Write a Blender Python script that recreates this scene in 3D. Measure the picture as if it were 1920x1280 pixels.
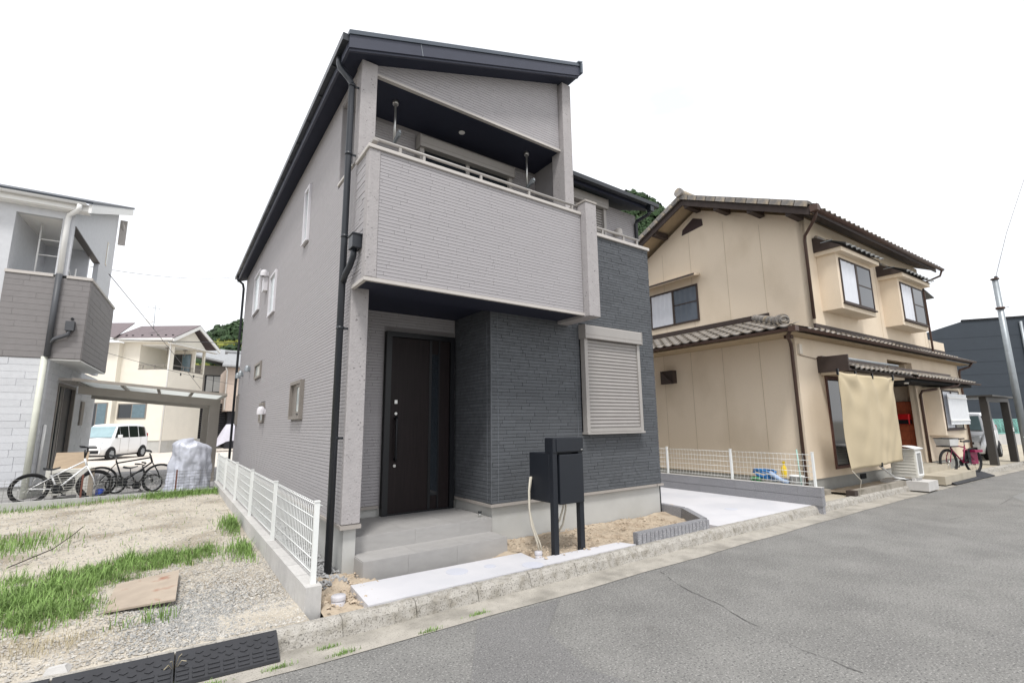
import bpy, math, random
import numpy as np
from mathutils import Vector, Matrix, noise
random.seed(7); rng = np.random.default_rng(7)
scene = bpy.context.scene
for o in list(bpy.data.objects): bpy.data.objects.remove(o)
COL = scene.collection
R = math.radians

# ------------------------------------------------------------------ camera
cam_data = bpy.data.cameras.new('camera'); cam = bpy.data.objects.new('camera', cam_data); COL.objects.link(cam)
def cam_axes(yaw, pitch, roll):
    f = Vector((math.sin(yaw)*math.cos(pitch), math.cos(yaw)*math.cos(pitch), math.sin(pitch)))
    r = Vector((math.cos(yaw), -math.sin(yaw), 0)); u = r.cross(f)
    c, s = math.cos(roll), math.sin(roll)
    return c*r + s*u, -s*r + c*u, f
r_, u_, f_ = cam_axes(R(35.35), R(9.72), R(-0.68))
m3 = Matrix((r_, u_, -f_)).transposed()
cam.matrix_world = Matrix.Translation((0, 0, 1.5)) @ m3.to_4x4()
cam_data.sensor_width = 36.0; cam_data.lens = 898.0/1920*36
cam_data.clip_start = 0.05; cam_data.clip_end = 3000
scene.camera = cam

# ------------------------------------------------------------------ world and sun (bright overcast, soft high sun)
SUN_EL, SUN_AZ = R(62), R(214)          # azimuth measured from +Y clockwise
world = bpy.data.worlds.new('World'); scene.world = world; world.use_nodes = True
nt = world.node_tree; nt.nodes.clear()
def N(t, kind, **kw):
    n = t.nodes.new(kind)
    for k, v in kw.items(): setattr(n, k, v)
    return n
out = N(nt, 'ShaderNodeOutputWorld'); bg = N(nt, 'ShaderNodeBackground'); sky = N(nt, 'ShaderNodeTexSky')
sky.sky_type = 'NISHITA'; sky.sun_disc = False; sky.sun_elevation = SUN_EL; sky.sun_rotation = SUN_AZ
sky.air_density = 1.0; sky.dust_density = 2.0
tc = N(nt, 'ShaderNodeTexCoord'); mp = N(nt, 'ShaderNodeMapping'); mp.inputs['Scale'].default_value = (2.2, 2.2, 7.0)
mp.inputs['Location'].default_value = (0.35, 0.2, 0.1)
nz = N(nt, 'ShaderNodeTexNoise'); nz.inputs['Scale'].default_value = 1.1; nz.inputs['Detail'].default_value = 5
cr = N(nt, 'ShaderNodeValToRGB')
cr.color_ramp.elements[0].position = 0.27; cr.color_ramp.elements[0].color = (8.7, 8.9, 9.3, 1)
cr.color_ramp.elements[1].position = 0.46; cr.color_ramp.elements[1].color = (11.5, 11.6, 11.9, 1)
mx = N(nt, 'ShaderNodeMix', data_type='RGBA'); mx.inputs[0].default_value = 0.9
L = nt.links.new
L(tc.outputs['Generated'], mp.inputs['Vector']); L(mp.outputs['Vector'], nz.inputs['Vector'])
L(nz.outputs['Fac'], cr.inputs['Fac']); L(sky.outputs['Color'], mx.inputs[6]); L(cr.outputs['Color'], mx.inputs[7])
L(mx.outputs[2], bg.inputs['Color']); L(bg.outputs['Background'], out.inputs['Surface'])
bg.inputs['Strength'].default_value = 0.1
sun_d = bpy.data.lights.new('sun', 'SUN'); sun = bpy.data.objects.new('sun', sun_d); COL.objects.link(sun)
sun_d.energy = 2.3; sun_d.angle = R(10); sun_d.color = (1.0, 0.975, 0.94)
sd = Vector((math.sin(SUN_AZ)*math.cos(SUN_EL), math.cos(SUN_AZ)*math.cos(SUN_EL), math.sin(SUN_EL)))
sun.rotation_euler = sd.to_track_quat('Z', 'Y').to_euler()
scene.view_settings.view_transform = 'Standard'; scene.view_settings.look = 'None'
scene.view_settings.gamma = 1.0; scene.view_settings.use_curve_mapping = False
scene.view_settings.exposure = 0.3
scene.render.engine = 'CYCLES'
scene.cycles.max_bounces = 8; scene.cycles.transparent_max_bounces = 16

# ------------------------------------------------------------------ materials
def lin(c):
    return tuple(((x/255)/12.92 if x/255 <= 0.04045 else ((x/255+0.055)/1.055)**2.4) for x in c)
def mk(name, col, rough=0.6, var=0.08, scale=6.0, bump=0.0, bscale=60.0, metal=0.0, spec=0.4, piece=0.0, col2=None, c2pos=(0.45, 0.6), c2scale=3.0, detail=4, hue=None, stretch=None):
    """albedo (sRGB bytes) with noise variation, optional second colour in patches, fine bump, piece-to-piece tone change"""
    m = bpy.data.materials.new(name); m.use_nodes = True; t = m.node_tree; b = t.nodes['Principled BSDF']
    tcn = N(t, 'ShaderNodeTexCoord'); ob = tcn.outputs['Object']
    if stretch:
        mpn = N(t, 'ShaderNodeMapping'); mpn.inputs['Scale'].default_value = stretch; t.links.new(ob, mpn.inputs['Vector']); ob = mpn.outputs['Vector']
    n1 = N(t, 'ShaderNodeTexNoise'); n1.inputs['Scale'].default_value = scale; n1.inputs['Detail'].default_value = detail
    t.links.new(ob, n1.inputs['Vector'])
    c = lin(col)
    rgb = N(t, 'ShaderNodeRGB'); rgb.outputs[0].default_value = (*c, 1); cout = rgb.outputs[0]
    if col2 is not None:
        n2 = N(t, 'ShaderNodeTexNoise'); n2.inputs['Scale'].default_value = c2scale; n2.inputs['Detail'].default_value = 6
        t.links.new(ob, n2.inputs['Vector'])
        mr = N(t, 'ShaderNodeMapRange'); mr.inputs[1].default_value = c2pos[0]; mr.inputs[2].default_value = c2pos[1]
        t.links.new(n2.outputs['Fac'], mr.inputs[0])
        mm = N(t, 'ShaderNodeMix', data_type='RGBA'); mm.inputs[7].default_value = (*lin(col2), 1)
        t.links.new(cout, mm.inputs[6]); t.links.new(mr.outputs[0], mm.inputs[0]); cout = mm.outputs[2]
    hs = N(t, 'ShaderNodeHueSaturation'); t.links.new(cout, hs.inputs['Color'])
    mr = N(t, 'ShaderNodeMapRange'); mr.inputs[1].default_value = 0.3; mr.inputs[2].default_value = 0.7
    mr.inputs[3].default_value = 1-var; mr.inputs[4].default_value = 1+var
    t.links.new(n1.outputs['Fac'], mr.inputs[0]); val = mr.outputs[0]
    if piece:
        g = N(t, 'ShaderNodeNewGeometry'); oi = N(t, 'ShaderNodeObjectInfo')
        a = N(t, 'ShaderNodeMath', operation='ADD'); fr = N(t, 'ShaderNodeMath', operation='FRACT')
        t.links.new(g.outputs['Random Per Island'], a.inputs[0]); t.links.new(oi.outputs['Random'], a.inputs[1]); t.links.new(a.outputs[0], fr.inputs[0])
        m2 = N(t, 'ShaderNodeMapRange'); m2.inputs[3].default_value = 1-piece; m2.inputs[4].default_value = 1+piece
        t.links.new(fr.outputs[0], m2.inputs[0])
        mu = N(t, 'ShaderNodeMath', operation='MULTIPLY'); t.links.new(val, mu.inputs[0]); t.links.new(m2.outputs[0], mu.inputs[1]); val = mu.outputs[0]
    t.links.new(val, hs.inputs['Value']); t.links.new(hs.outputs[0], b.inputs['Base Color'])
    b.inputs['Roughness'].default_value = rough; b.inputs['Metallic'].default_value = metal
    b.inputs['Specular IOR Level'].default_value = spec
    if bump:
        n3 = N(t, 'ShaderNodeTexNoise'); n3.inputs['Scale'].default_value = bscale; n3.inputs['Detail'].default_value = 3
        t.links.new(ob, n3.inputs['Vector'])
        bp = N(t, 'ShaderNodeBump'); bp.inputs['Strength'].default_value = bump; bp.inputs['Distance'].default_value = 0.01
        t.links.new(n3.outputs['Fac'], bp.inputs['Height']); t.links.new(bp.outputs['Normal'], b.inputs['Normal'])
    return m
def add_speckle(m, col, scale, lo, hi, fac=1.0):
    """small spots (aggregate, pits) on top of a material made by mk"""
    t = m.node_tree; b = t.nodes['Principled BSDF']; src = b.inputs['Base Color'].links[0].from_socket
    tcn = N(t, 'ShaderNodeTexCoord'); v = N(t, 'ShaderNodeTexNoise'); v.inputs['Scale'].default_value = scale; v.inputs['Detail'].default_value = 2
    t.links.new(tcn.outputs['Object'], v.inputs['Vector'])
    mr = N(t, 'ShaderNodeMapRange'); mr.inputs[1].default_value = lo; mr.inputs[2].default_value = hi; mr.inputs[4].default_value = fac
    t.links.new(v.outputs['Fac'], mr.inputs[0])
    mm = N(t, 'ShaderNodeMix', data_type='RGBA'); mm.inputs[7].default_value = (*lin(col), 1)
    t.links.new(src, mm.inputs[6]); t.links.new(mr.outputs[0], mm.inputs[0]); t.links.new(mm.outputs[2], b.inputs['Base Color'])
    return m
def glass(name, tint=(0.93, 0.95, 0.95), refl=1.0):
    m = bpy.data.materials.new(name); m.use_nodes = True; t = m.node_tree; t.nodes.remove(t.nodes['Principled BSDF'])
    o = t.nodes['Material Output']; tr = N(t, 'ShaderNodeBsdfTransparent'); tr.inputs[0].default_value = (*tint, 1)
    gl = N(t, 'ShaderNodeBsdfGlossy'); gl.inputs['Roughness'].default_value = 0.02
    fr = N(t, 'ShaderNodeFresnel'); fr.inputs['IOR'].default_value = 1.3
    mi = N(t, 'ShaderNodeMixShader'); t.links.new(fr.outputs[0], mi.inputs[0]); t.links.new(tr.outputs[0], mi.inputs[1]); t.links.new(gl.outputs[0], mi.inputs[2])
    t.links.new(mi.outputs[0], o.inputs['Surface']); return m

siding_m = mk('grey_siding', (164, 161, 163), 0.75, 0.03, 9, 0.15, 90, piece=0.02)
siding_back_m = mk('siding_joint', (138, 135, 136), 0.85, 0.05)
brick_m = mk('charcoal_siding', (85, 88, 92), 0.65, 0.12, 14, 0.4, 55, piece=0.09, spec=0.35)
brick_back_m = mk('charcoal_joint', (44, 47, 52), 0.85, 0.1)
stip_m = mk('stippled_corner', (164, 160, 160), 0.8, 0.05, 12, 0.5, 45)
add_speckle(stip_m, (96, 93, 94), 40, 0.66, 0.70, 0.8)
trim_m = mk('pale_trim', (190, 185, 180), 0.5, 0.03)
trimdk_m = mk('taupe_trim', (158, 152, 146), 0.5, 0.03)
soffit_m = mk('navy_soffit', (38, 42, 58), 0.7, 0.06)
roof_m = mk('slate_metal_roof', (76, 84, 94), 0.4, 0.06, metal=0.0, spec=0.5)
fascia_m = mk('dark_fascia', (60, 63, 76), 0.5, 0.05)
gutter_m = mk('black_gutter', (38, 42, 48), 0.35, 0.05, spec=0.5)
conc_m = mk('foundation_mortar', (180, 180, 177), 0.85, 0.05, 3, 0.15, 80, col2=(166, 165, 158), c2pos=(0.5, 0.75), c2scale=1.2)
porch_m = mk('porch_tile', (161, 159, 157), 0.6, 0.05, 5, 0.15, 120, piece=0.05)
door_m = mk('dark_wood_door', (30, 23, 24), 0.5, 0.25, 3, 0.1, 60, spec=.22, stretch=(14, 14, 0.8))
black_m = mk('black_metal', (22, 24, 28), 0.4, 0.05)
navy_m = mk('navy_metal', (29, 33, 40), 0.45, 0.05, spec=0.4)
steel_m = mk('steel', (190, 190, 188), 0.3, 0.03, metal=0.8)
alu_m = mk('bronze_aluminium', (158, 154, 150), 0.4, 0.03, spec=0.5)
alu_d_m = mk('dull_aluminium', (128, 122, 116), 0.45, 0.03, spec=0.5)
shut_m = mk('shutter_slat', (154, 150, 147), 0.45, 0.03, piece=0.03)
dglass_m = mk('dark_glass', (30, 36, 42), 0.06, 0.05, spec=0.8)
pglass_m = mk('frosted_glass', (176, 184, 186), 0.15, 0.08, 3, spec=0.6)
clear_m = glass('clear_glass')
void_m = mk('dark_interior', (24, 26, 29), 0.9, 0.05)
white_m = mk('white_paint', (232, 232, 230), 0.45, 0.02)
fence_m = mk('white_coated_wire', (226, 228, 226), 0.4, 0.02)
cream_m = mk('cream_coating', (214, 205, 190), 0.5, 0.03)
block_m = mk('concrete_block', (188, 186, 183), 0.9, 0.06, 5, 0.3, 120, piece=0.07)
dblock_m = mk('granite_faced_block', (142, 142, 146), 0.9, 0.1, 20, 0.9, 70, piece=0.05)
add_speckle(dblock_m, (205, 205, 205), 75, 0.62, 0.66, 0.8)
kerb_m = mk('old_kerb_concrete', (168, 164, 157), 0.95, 0.1, 14, 0.8, 70, piece=0.05, col2=(140, 135, 125), c2pos=(0.46, 0.72), c2scale=12)
add_speckle(kerb_m, (88, 85, 80), 75, 0.56, 0.64, 0.7)
gstrip_m = mk('gutter_concrete', (166, 161, 152), 0.95, 0.1, 8, 0.5, 90, col2=(140, 136, 128), c2pos=(0.45, 0.65), c2scale=3)
add_speckle(gstrip_m, (110, 106, 98), 90, 0.6, 0.66, 0.6)
slab_m = mk('fresh_concrete', (198, 197, 200), 0.9, 0.025, 2, 0.15, 150, col2=(188, 188, 192), c2pos=(.45,.62), c2scale=1.1)
rubber_m = mk('black_rubber', (46, 47, 51), 0.7, 0.1, 8, 0.2, 60)
pvc_m = mk('grey_pvc', (190, 188, 192), 0.5, 0.03)
conduit_m = mk('beige_conduit', (196, 190, 176), 0.6, 0.05)
ply_m = mk('weathered_plywood', (166, 153, 138), 0.85, 0.1, 6, 0.1, 60, col2=(138, 92, 72), c2pos=(0.60, 0.72), c2scale=4.5)
ply2_m = mk('plywood', (164, 146, 124), 0.8, 0.1, 6, stretch=(1, 1, 4))
tan_m = mk('tan_render', (223, 208, 187), 0.9, 0.02, 30, 0.35, 110, col2=(204, 188, 165), c2pos=(0.5, 0.85), c2scale=.8, stretch=(1.2, 1.2, .8))
brown_m = mk('brown_metal', (78, 58, 50), 0.5, 0.08)
dbrown_m = mk('dark_brown_wood', (64, 54, 50), 0.7, 0.12)
tile_m = mk('smoked_roof_tile', (126, 122, 118), 0.55, 0.18, 9, 0.2, 40, piece=0.2, col2=(160, 146, 124), c2pos=(0.5, 0.7), c2scale=5)
cloth_m = mk('khaki_canvas', (188, 174, 146), 0.95, 0.015, 4, 0.15, 300)
curtain_m = mk('pale_curtain', (228, 230, 234), 0.9, 0.03)
def coated(m, w):
    b = m.node_tree.nodes['Principled BSDF']; b.inputs['Coat Weight'].default_value = w; b.inputs['Coat Roughness'].default_value = .03; b.inputs['Coat IOR'].default_value = 1.35; return m
curtain_lit_m = coated(mk('curtain_behind_glass', (208, 211, 218), 0.8, 0.03), .6)
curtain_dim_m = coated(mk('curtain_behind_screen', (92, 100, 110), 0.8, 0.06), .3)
redtile_m = mk('terracotta_tile', (172, 92, 60), 0.6, 0.12, 5)
redmetal_m = mk('red_enamel', (190, 26, 32), 0.35, 0.03)
gmetal_m = mk('galvanised_steel', (150, 156, 160), 0.45, 0.08, metal=0.5)
darkbld_m = mk('charcoal_cladding', (54, 61, 69), 0.7, 0.05, 2)
tyre_m = mk('tyre_rubber', (28, 28, 30), 0.8, 0.05)
alloy_m = mk('alloy_rim', (180, 182, 184), 0.35, 0.04, metal=0.6)
carw_m = mk('white_car_paint', (235, 236, 237), 0.2, 0.01, spec=0.6)
lamp_m = mk('headlamp_lens', (205, 210, 214), 0.1, 0.05, spec=0.8)
redlens_m = mk('red_lens', (150, 22, 24), 0.15, 0.03, spec=0.7)
silver_m = mk('silver_sheet', (190, 193, 203), 0.4, 0.05, 6, 0.9, 16, metal=0.2)
litetile_m = mk('pale_blue_grey_cladding', (200, 202, 206), 0.7, 0.04, 10, 0.2, 60, piece=0.05)
gclad_m = mk('grey_cladding', (130, 127, 127), 0.75, 0.04, 8, 0.15, 60, piece=0.015)
creamwall_m = mk('cream_stucco', (224, 219, 207), 0.9, 0.03, 2)
shingle_m = mk('brown_shingle', (112, 102, 104), 0.8, 0.1, 6)
darkroof_m = mk('dark_slate', (44, 50, 58), 0.45, 0.06)
pinkframe_m = mk('magenta_frame', (140, 28, 74), 0.35, 0.03)
def translucent(name, col):
    m = bpy.data.materials.new(name); m.use_nodes = True; t = m.node_tree; b = t.nodes['Principled BSDF']; b.inputs['Base Color'].default_value = (*lin(col), 1); b.inputs['Roughness'].default_value = .3
    tr = N(t, 'ShaderNodeBsdfTranslucent'); tr.inputs[0].default_value = (*lin(col), 1); mi = N(t, 'ShaderNodeMixShader'); mi.inputs[0].default_value = .75
    t.links.new(b.outputs[0], mi.inputs[1]); t.links.new(tr.outputs[0], mi.inputs[2]); t.links.new(mi.outputs[0], t.nodes['Material Output'].inputs['Surface']); return m
poly_m = translucent('polycarbonate', (236, 238, 236))
greennet_m = mk('green_net', (130, 184, 174), 0.6, 0.05)

# ------------------------------------------------------------------ mesh helpers
class M:
    def __init__(s): s.v = []; s.f = []; s.sm = []
    def add(s, vs, fs, smooth=False):
        o = len(s.v); s.v += [tuple(p) for p in vs]; s.f += [tuple(i+o for i in f) for f in fs]; s.sm += [smooth]*len(fs); return s
    def box(s, x0, x1, y0, y1, z0, z1):
        return s.add([(x0,y0,z0),(x1,y0,z0),(x1,y1,z0),(x0,y1,z0),(x0,y0,z1),(x1,y0,z1),(x1,y1,z1),(x0,y1,z1)],
              [(0,3,2,1),(4,5,6,7),(0,1,5,4),(1,2,6,5),(2,3,7,6),(3,0,4,7)])
    def hexa(s, p): return s.add(p, [(0,3,2,1),(4,5,6,7),(0,1,5,4),(1,2,6,5),(2,3,7,6),(3,0,4,7)])
    def bar(s, a, b, w, h, up=(0,0,1)):
        a, b = Vector(a), Vector(b); d = (b-a).normalized(); up = Vector(up)
        if abs(d.dot(up)) > 0.99: up = Vector((0,1,0))
        x = d.cross(up).normalized()*w/2; y = x.cross(d).normalized()*h/2
        return s.hexa([a-x-y, a+x-y, b+x-y, b-x-y, a-x+y, a+x+y, b+x+y, b-x+y])
    def cyl(s, a, b, r, n=10, r2=None, caps=True, smooth=True):
        a, b = Vector(a), Vector(b); r2 = r if r2 is None else r2; d = (b-a).normalized()
        x = d.orthogonal().normalized(); y = d.cross(x)
        vs = [a+(x*math.cos(t)+y*math.sin(t))*r for t in [2*math.pi*i/n for i in range(n)]] + [b+(x*math.cos(t)+y*math.sin(t))*r2 for t in [2*math.pi*i/n for i in range(n)]]
        s.add(vs, [(i, (i+1)%n, n+(i+1)%n, n+i) for i in range(n)], smooth)
        if caps:
            k = len(s.v)-2*n; s.f += [tuple(k+i for i in reversed(range(n))), tuple(k+n+i for i in range(n))]; s.sm += [False]*2
        return s
    def tube(s, pts, r, n=8, closed=False, smooth=True):
        pts = [Vector(p) for p in pts]; k = len(pts); rs = r if isinstance(r, (list, tuple)) else [r]*k
        up = None; rings = []
        for i, p in enumerate(pts):
            if closed: d = (pts[(i+1)%k]-pts[i-1]).normalized()
            else: d = (pts[min(i+1,k-1)]-pts[max(i-1,0)]).normalized()
            if up is None: x = d.orthogonal().normalized()
            else:
                x = up - d*up.dot(d); x = x.normalized() if x.length > 1e-6 else d.orthogonal().normalized()
            up = x; y = d.cross(x)
            rings.append([p+(x*math.cos(t)+y*math.sin(t))*rs[i] for t in [2*math.pi*j/n for j in range(n)]])
        vs = [q for ring in rings for q in ring]; fs = []
        for i in range(k if closed else k-1):
            for j in range(n):
                a = i*n+j; b = i*n+(j+1)%n; c = ((i+1)%k)*n+(j+1)%n; d = ((i+1)%k)*n+j; fs.append((a,b,c,d))
        s.add(vs, fs, smooth)
        if not closed:
            o = len(s.v)-k*n; s.f += [tuple(o+i for i in reversed(range(n))), tuple(o+(k-1)*n+i for i in range(n))]; s.sm += [False]*2
        return s
    def prism(s, poly, axis, a, b):
        """extrude a 2-D polygon along axis ('x': poly=(y,z); 'y': poly=(x,z); 'z': poly=(x,y)) from a to b"""
        n = len(poly)
        P = {'x': lambda p, t: (t, p[0], p[1]), 'y': lambda p, t: (p[0], t, p[1]), 'z': lambda p, t: (p[0], p[1], t)}[axis]
        vs = [P(p, a) for p in poly] + [P(p, b) for p in poly]
        return s.add(vs, [tuple(reversed(range(n))), tuple(range(n, 2*n))] + [(i, (i+1)%n, n+(i+1)%n, n+i) for i in range(n)])
    def lathe(s, prof, c=(0,0,0), n=20, smooth=True):
        vs = [(c[0]+r*math.cos(2*math.pi*j/n), c[1]+r*math.sin(2*math.pi*j/n), c[2]+z) for r, z in prof for j in range(n)]
        return s.add(vs, [(i*n+j, i*n+(j+1)%n, (i+1)*n+(j+1)%n, (i+1)*n+j) for i in range(len(prof)-1) for j in range(n)], smooth)
    def grid(s, fn, nu, nv, smooth=True):
        vs = [fn(i/nu, j/nv) for j in range(nv+1) for i in range(nu+1)]
        return s.add(vs, [(j*(nu+1)+i, j*(nu+1)+i+1, (j+1)*(nu+1)+i+1, (j+1)*(nu+1)+i) for j in range(nv) for i in range(nu)], smooth)
ORG = {}
def mesh_of(name, mm, mat, off=(0,0,0)):
    me = bpy.data.meshes.new(name); ox, oy, oz = off
    me.from_pydata([(x-ox, y-oy, z-oz) for x, y, z in mm.v], [], mm.f); me.materials.append(mat)
    me.polygons.foreach_set('use_smooth', mm.sm); me.update(); return me
def part(name, mm, mat, parent=None, label=None, stuff=False, bevel=0):
    off = ORG.get(parent.name, (0,0,0)) if parent else (0,0,0)
    o = bpy.data.objects.new(name, mesh_of(name, mm, mat, off)); COL.objects.link(o)
    if parent: o.parent = parent; ORG[o.name] = off
    if label: o['label'] = label
    if stuff: o['kind'] = 'stuff'
    if bevel:
        bv = o.modifiers.new('bevel', 'BEVEL'); bv.width = bevel; bv.segments = 2; bv.limit_method = 'ANGLE'
    return o
def thing(name, label, cat, loc=(0,0,0), rot=0, group=None, local=False):
    """Empty at the thing's base. local=False: its parts are given in world coordinates"""
    o = bpy.data.objects.new(name, None); COL.objects.link(o); o.location = loc; o.rotation_euler = (0,0,rot); o.empty_display_size = 0.2
    o['label'] = label; o['category'] = cat
    if group: o['group'] = group
    ORG[o.name] = (0,0,0) if local else tuple(loc); return o
def solo(name, mm, mat, label, cat, loc=(0,0,0), group=None, **kw):
    o = bpy.data.objects.new(name, mesh_of(name, mm, mat, loc)); COL.objects.link(o); o.location = loc
    o['label'] = label; o['category'] = cat
    if group: o['group'] = group
    if kw.get('bevel'):
        bv = o.modifiers.new('bevel', 'BEVEL'); bv.width = kw['bevel']; bv.segments = 2; bv.limit_method = 'ANGLE'
    return o
def struct(name, mm, mat, parent=None):
    o = part(name, mm, mat, parent); o['kind'] = 'structure'; return o
def dup(root, loc, rot=None, label=None, group=None):
    r = root.copy(); COL.objects.link(r); r.location = loc
    if rot is not None: r.rotation_euler = (0,0,rot)
    if label: r['label'] = label
    if group: r['group'] = group
    for ch in list(root.children):
        c = ch.copy(); COL.objects.link(c); c.parent = r
        for g in list(ch.children):
            d = g.copy(); COL.objects.link(d); d.parent = c
    return r
unit = M().box(-0.5, 0.5, -0.5, 0.5, -0.5, 0.5)
UNIT = {}
def piece(name, mat, parent, centre, size, rotz=0):
    """one brick/board: shares a unit block, sized by its scale"""
    if mat.name not in UNIT: UNIT[mat.name] = mesh_of('unit_block', unit, mat)
    o = bpy.data.objects.new(name, UNIT[mat.name]); COL.objects.link(o); off = ORG.get(parent.name, (0,0,0))
    o.location = tuple(centre[i]-off[i] for i in range(3)); o.scale = size; o.parent = parent; o.rotation_euler = (0,0,rotz); return o
def course_pieces(z0, z1, rh, spans, lmin, lmax, gap=0.004, rgap=0.005):
    """rows of boards: spans(za, zb) -> list of (u0,u1); returns list of (u0,u1,za,zb)"""
    res = []; n = int(round((z1-z0)/rh)); rh = (z1-z0)/n
    for i in range(n):
        za, zb = z0+i*rh, z0+(i+1)*rh
        for a, b in spans(za, zb):
            if b-a < 0.02: continue
            u = a - random.uniform(0, lmax*0.8)
            while u < b:
                l = random.uniform(lmin, lmax); p, q = max(a, u), min(b, u+l); u += l
                if b-q < 0.05: q = b; u = b
                if q-p > 0.015: res.append((p+gap/2, q-gap/2, za+rgap*0.35, zb-rgap*0.65))
    return res
def holes_spans(u0, u1, holes, top=None):
    def fn(za, zb):
        segs = [(u0, u1)]
        for (a, b, c, d) in holes:
            if zb > c+0.003 and za < d-0.003:
                new = []
                for p, q in segs:
                    if b <= p or a >= q: new.append((p, q)); continue
                    if a > p: new.append((p, a))
                    if b < q: new.append((b, q))
                segs = new
        if top:
            segs = [(max(p, top(zb)), q) for p, q in segs]
        return [(p, q) for p, q in segs if q > p]
    return fn
def lay_boards(name, pieces, plane, c, outward, mat, parent, dmin, dmax, nparts=0):
    """plane 'y': boards on plane y=c running in x; 'x': on plane x=c running in y. The first nparts are single parts, the rest one stuff part."""
    mm = M()
    for k, (p, q, za, zb) in enumerate(pieces):
        d = random.uniform(dmin, dmax)
        lo, hi = (c-d, c+0.002) if outward < 0 else (c-0.002, c+d)
        if k < nparts:
            if plane == 'y': piece(name, mat, parent, ((p+q)/2, (lo+hi)/2, (za+zb)/2), (q-p, hi-lo, zb-za))
            else: piece(name, mat, parent, ((lo+hi)/2, (p+q)/2, (za+zb)/2), (hi-lo, q-p, zb-za))
        elif plane == 'y': mm.box(p, q, lo, hi, za, zb)
        else: mm.box(lo, hi, p, q, za, zb)
    if mm.v: part(name, mm, mat, parent, stuff=True)

# ------------------------------------------------------------------ setting: ground, road, kerb
def kerb_y(x):                      # back edge of the kerb top, a gentle bend along the street
    if x < 1.5: return 4.24 + 0.03*(1.5-x)**1.5
    return 4.24 - 0.0008*max(0, x-8)**2*2.2
asph_m = mk('asphalt', (129, 128, 125), 0.95, 0.09, 2.6, 0.9, 130, col2=(114, 113, 111), c2pos=(0.40, 0.78), c2scale=1.6, detail=8)
add_speckle(asph_m, (176, 174, 170), 66, 0.58, 0.66, 0.65); add_speckle(asph_m, (70, 70, 70), 58, 0.56, 0.64, 0.65); add_speckle(asph_m, (96, 94, 91), 3.1, 0.68, 0.78, 0.3)
patch_m = mk('newer_asphalt', (121, 120, 119), 0.95, 0.05, 1.3, 1.0, 140)
add_speckle(patch_m, (172, 170, 167), 84, 0.57, 0.65, 0.5); add_speckle(patch_m, (68, 68, 69), 76, 0.55, 0.64, 0.6)
pale_m = mk('worn_asphalt', (134, 134, 132), 0.95, 0.05, 1.3, 0.9, 140); add_speckle(pale_m, (100, 100, 100), 100, 0.56, 0.66, 0.6)
earth_m = mk('far_ground', (150, 146, 136), 0.95, 0.1, 0.5)
struct('ground', M().grid(lambda a, b: (-600+1200*a, -600+1200*b, -0.30), 8, 8), earth_m)
XS = [-14+0.5*i for i in range(31)] + [1.5+1.0*i for i in range(1, 46)]
def strip(f0, f1, z0, z1):
    vs = [(x, f0(x), z0) for x in XS] + [(x, f1(x), z1) for x in XS]; n = len(XS)
    return M().add(vs, [(i, i+1, n+i+1, n+i) for i in range(n-1)])
struct('road', strip(lambda x: -9.0, lambda x: kerb_y(x)-0.42, -0.137, -0.137), asph_m)
struct('gutter_strip', strip(lambda x: kerb_y(x)-0.47+0.012*math.sin(x*3.1), lambda x: kerb_y(x)-0.135, -0.132, -0.127), gstrip_m)
pm = M().add([(x, y, -0.1335) for x, y in [(3.15,3.72),(2.62,3.25),(2.45,2.62),(2.75,1.85),(2.7,0.9),(2.2,-2.0),(0.1,-2.0),(0.9,1.0),(1.5,2.6),(2.25,3.72)]], [tuple(reversed(range(10)))])
struct('asphalt_patch', pm, patch_m)
struct('asphalt_patch', M().add([(12.2,1.5,-0.1335),(30,1.0,-0.1335),(30,2.2,-0.1335),(14.6,2.5,-0.1335)], [(0,1,2,3)]), pale_m)
# seams and small cracks in the asphalt: thin sunken fillets of bitumen
crack_m = mk('bitumen_crack', (84, 83, 81), 0.9, 0.1)
cm = M()
def crack(pts, w):
    ps = []
    for (x0,y0),(x1,y1) in zip(pts[:-1], pts[1:]):
        for k in range(6): ps.append((x0+(x1-x0)*k/6+random.uniform(-.02,.02), y0+(y1-y0)*k/6+random.uniform(-.012,.012)))
    for a, b in zip(ps[:-1], ps[1:]):
        d = Vector((b[0]-a[0], b[1]-a[1])); n = Vector((-d.y, d.x)).normalized()*w*random.uniform(.15,.7)/2
        if random.random() < .22: continue
        cm.add([(a[0]-n.x,a[1]-n.y,-.1322),(b[0]-n.x,b[1]-n.y,-.1322),(b[0]+n.x,b[1]+n.y,-.1322),(a[0]+n.x,a[1]+n.y,-.1322)], [(0,1,2,3)])
crack([(4.6,3.7),(4.35,3.2),(4.15,2.6),(3.9,2.0),(3.85,1.4)], .014)
crack([(9.5,3.3),(10.6,2.6),(12.2,2.4),(15,2.5)], .014)
part('road_crack', cm, crack_m)['kind'] = 'structure'
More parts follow.
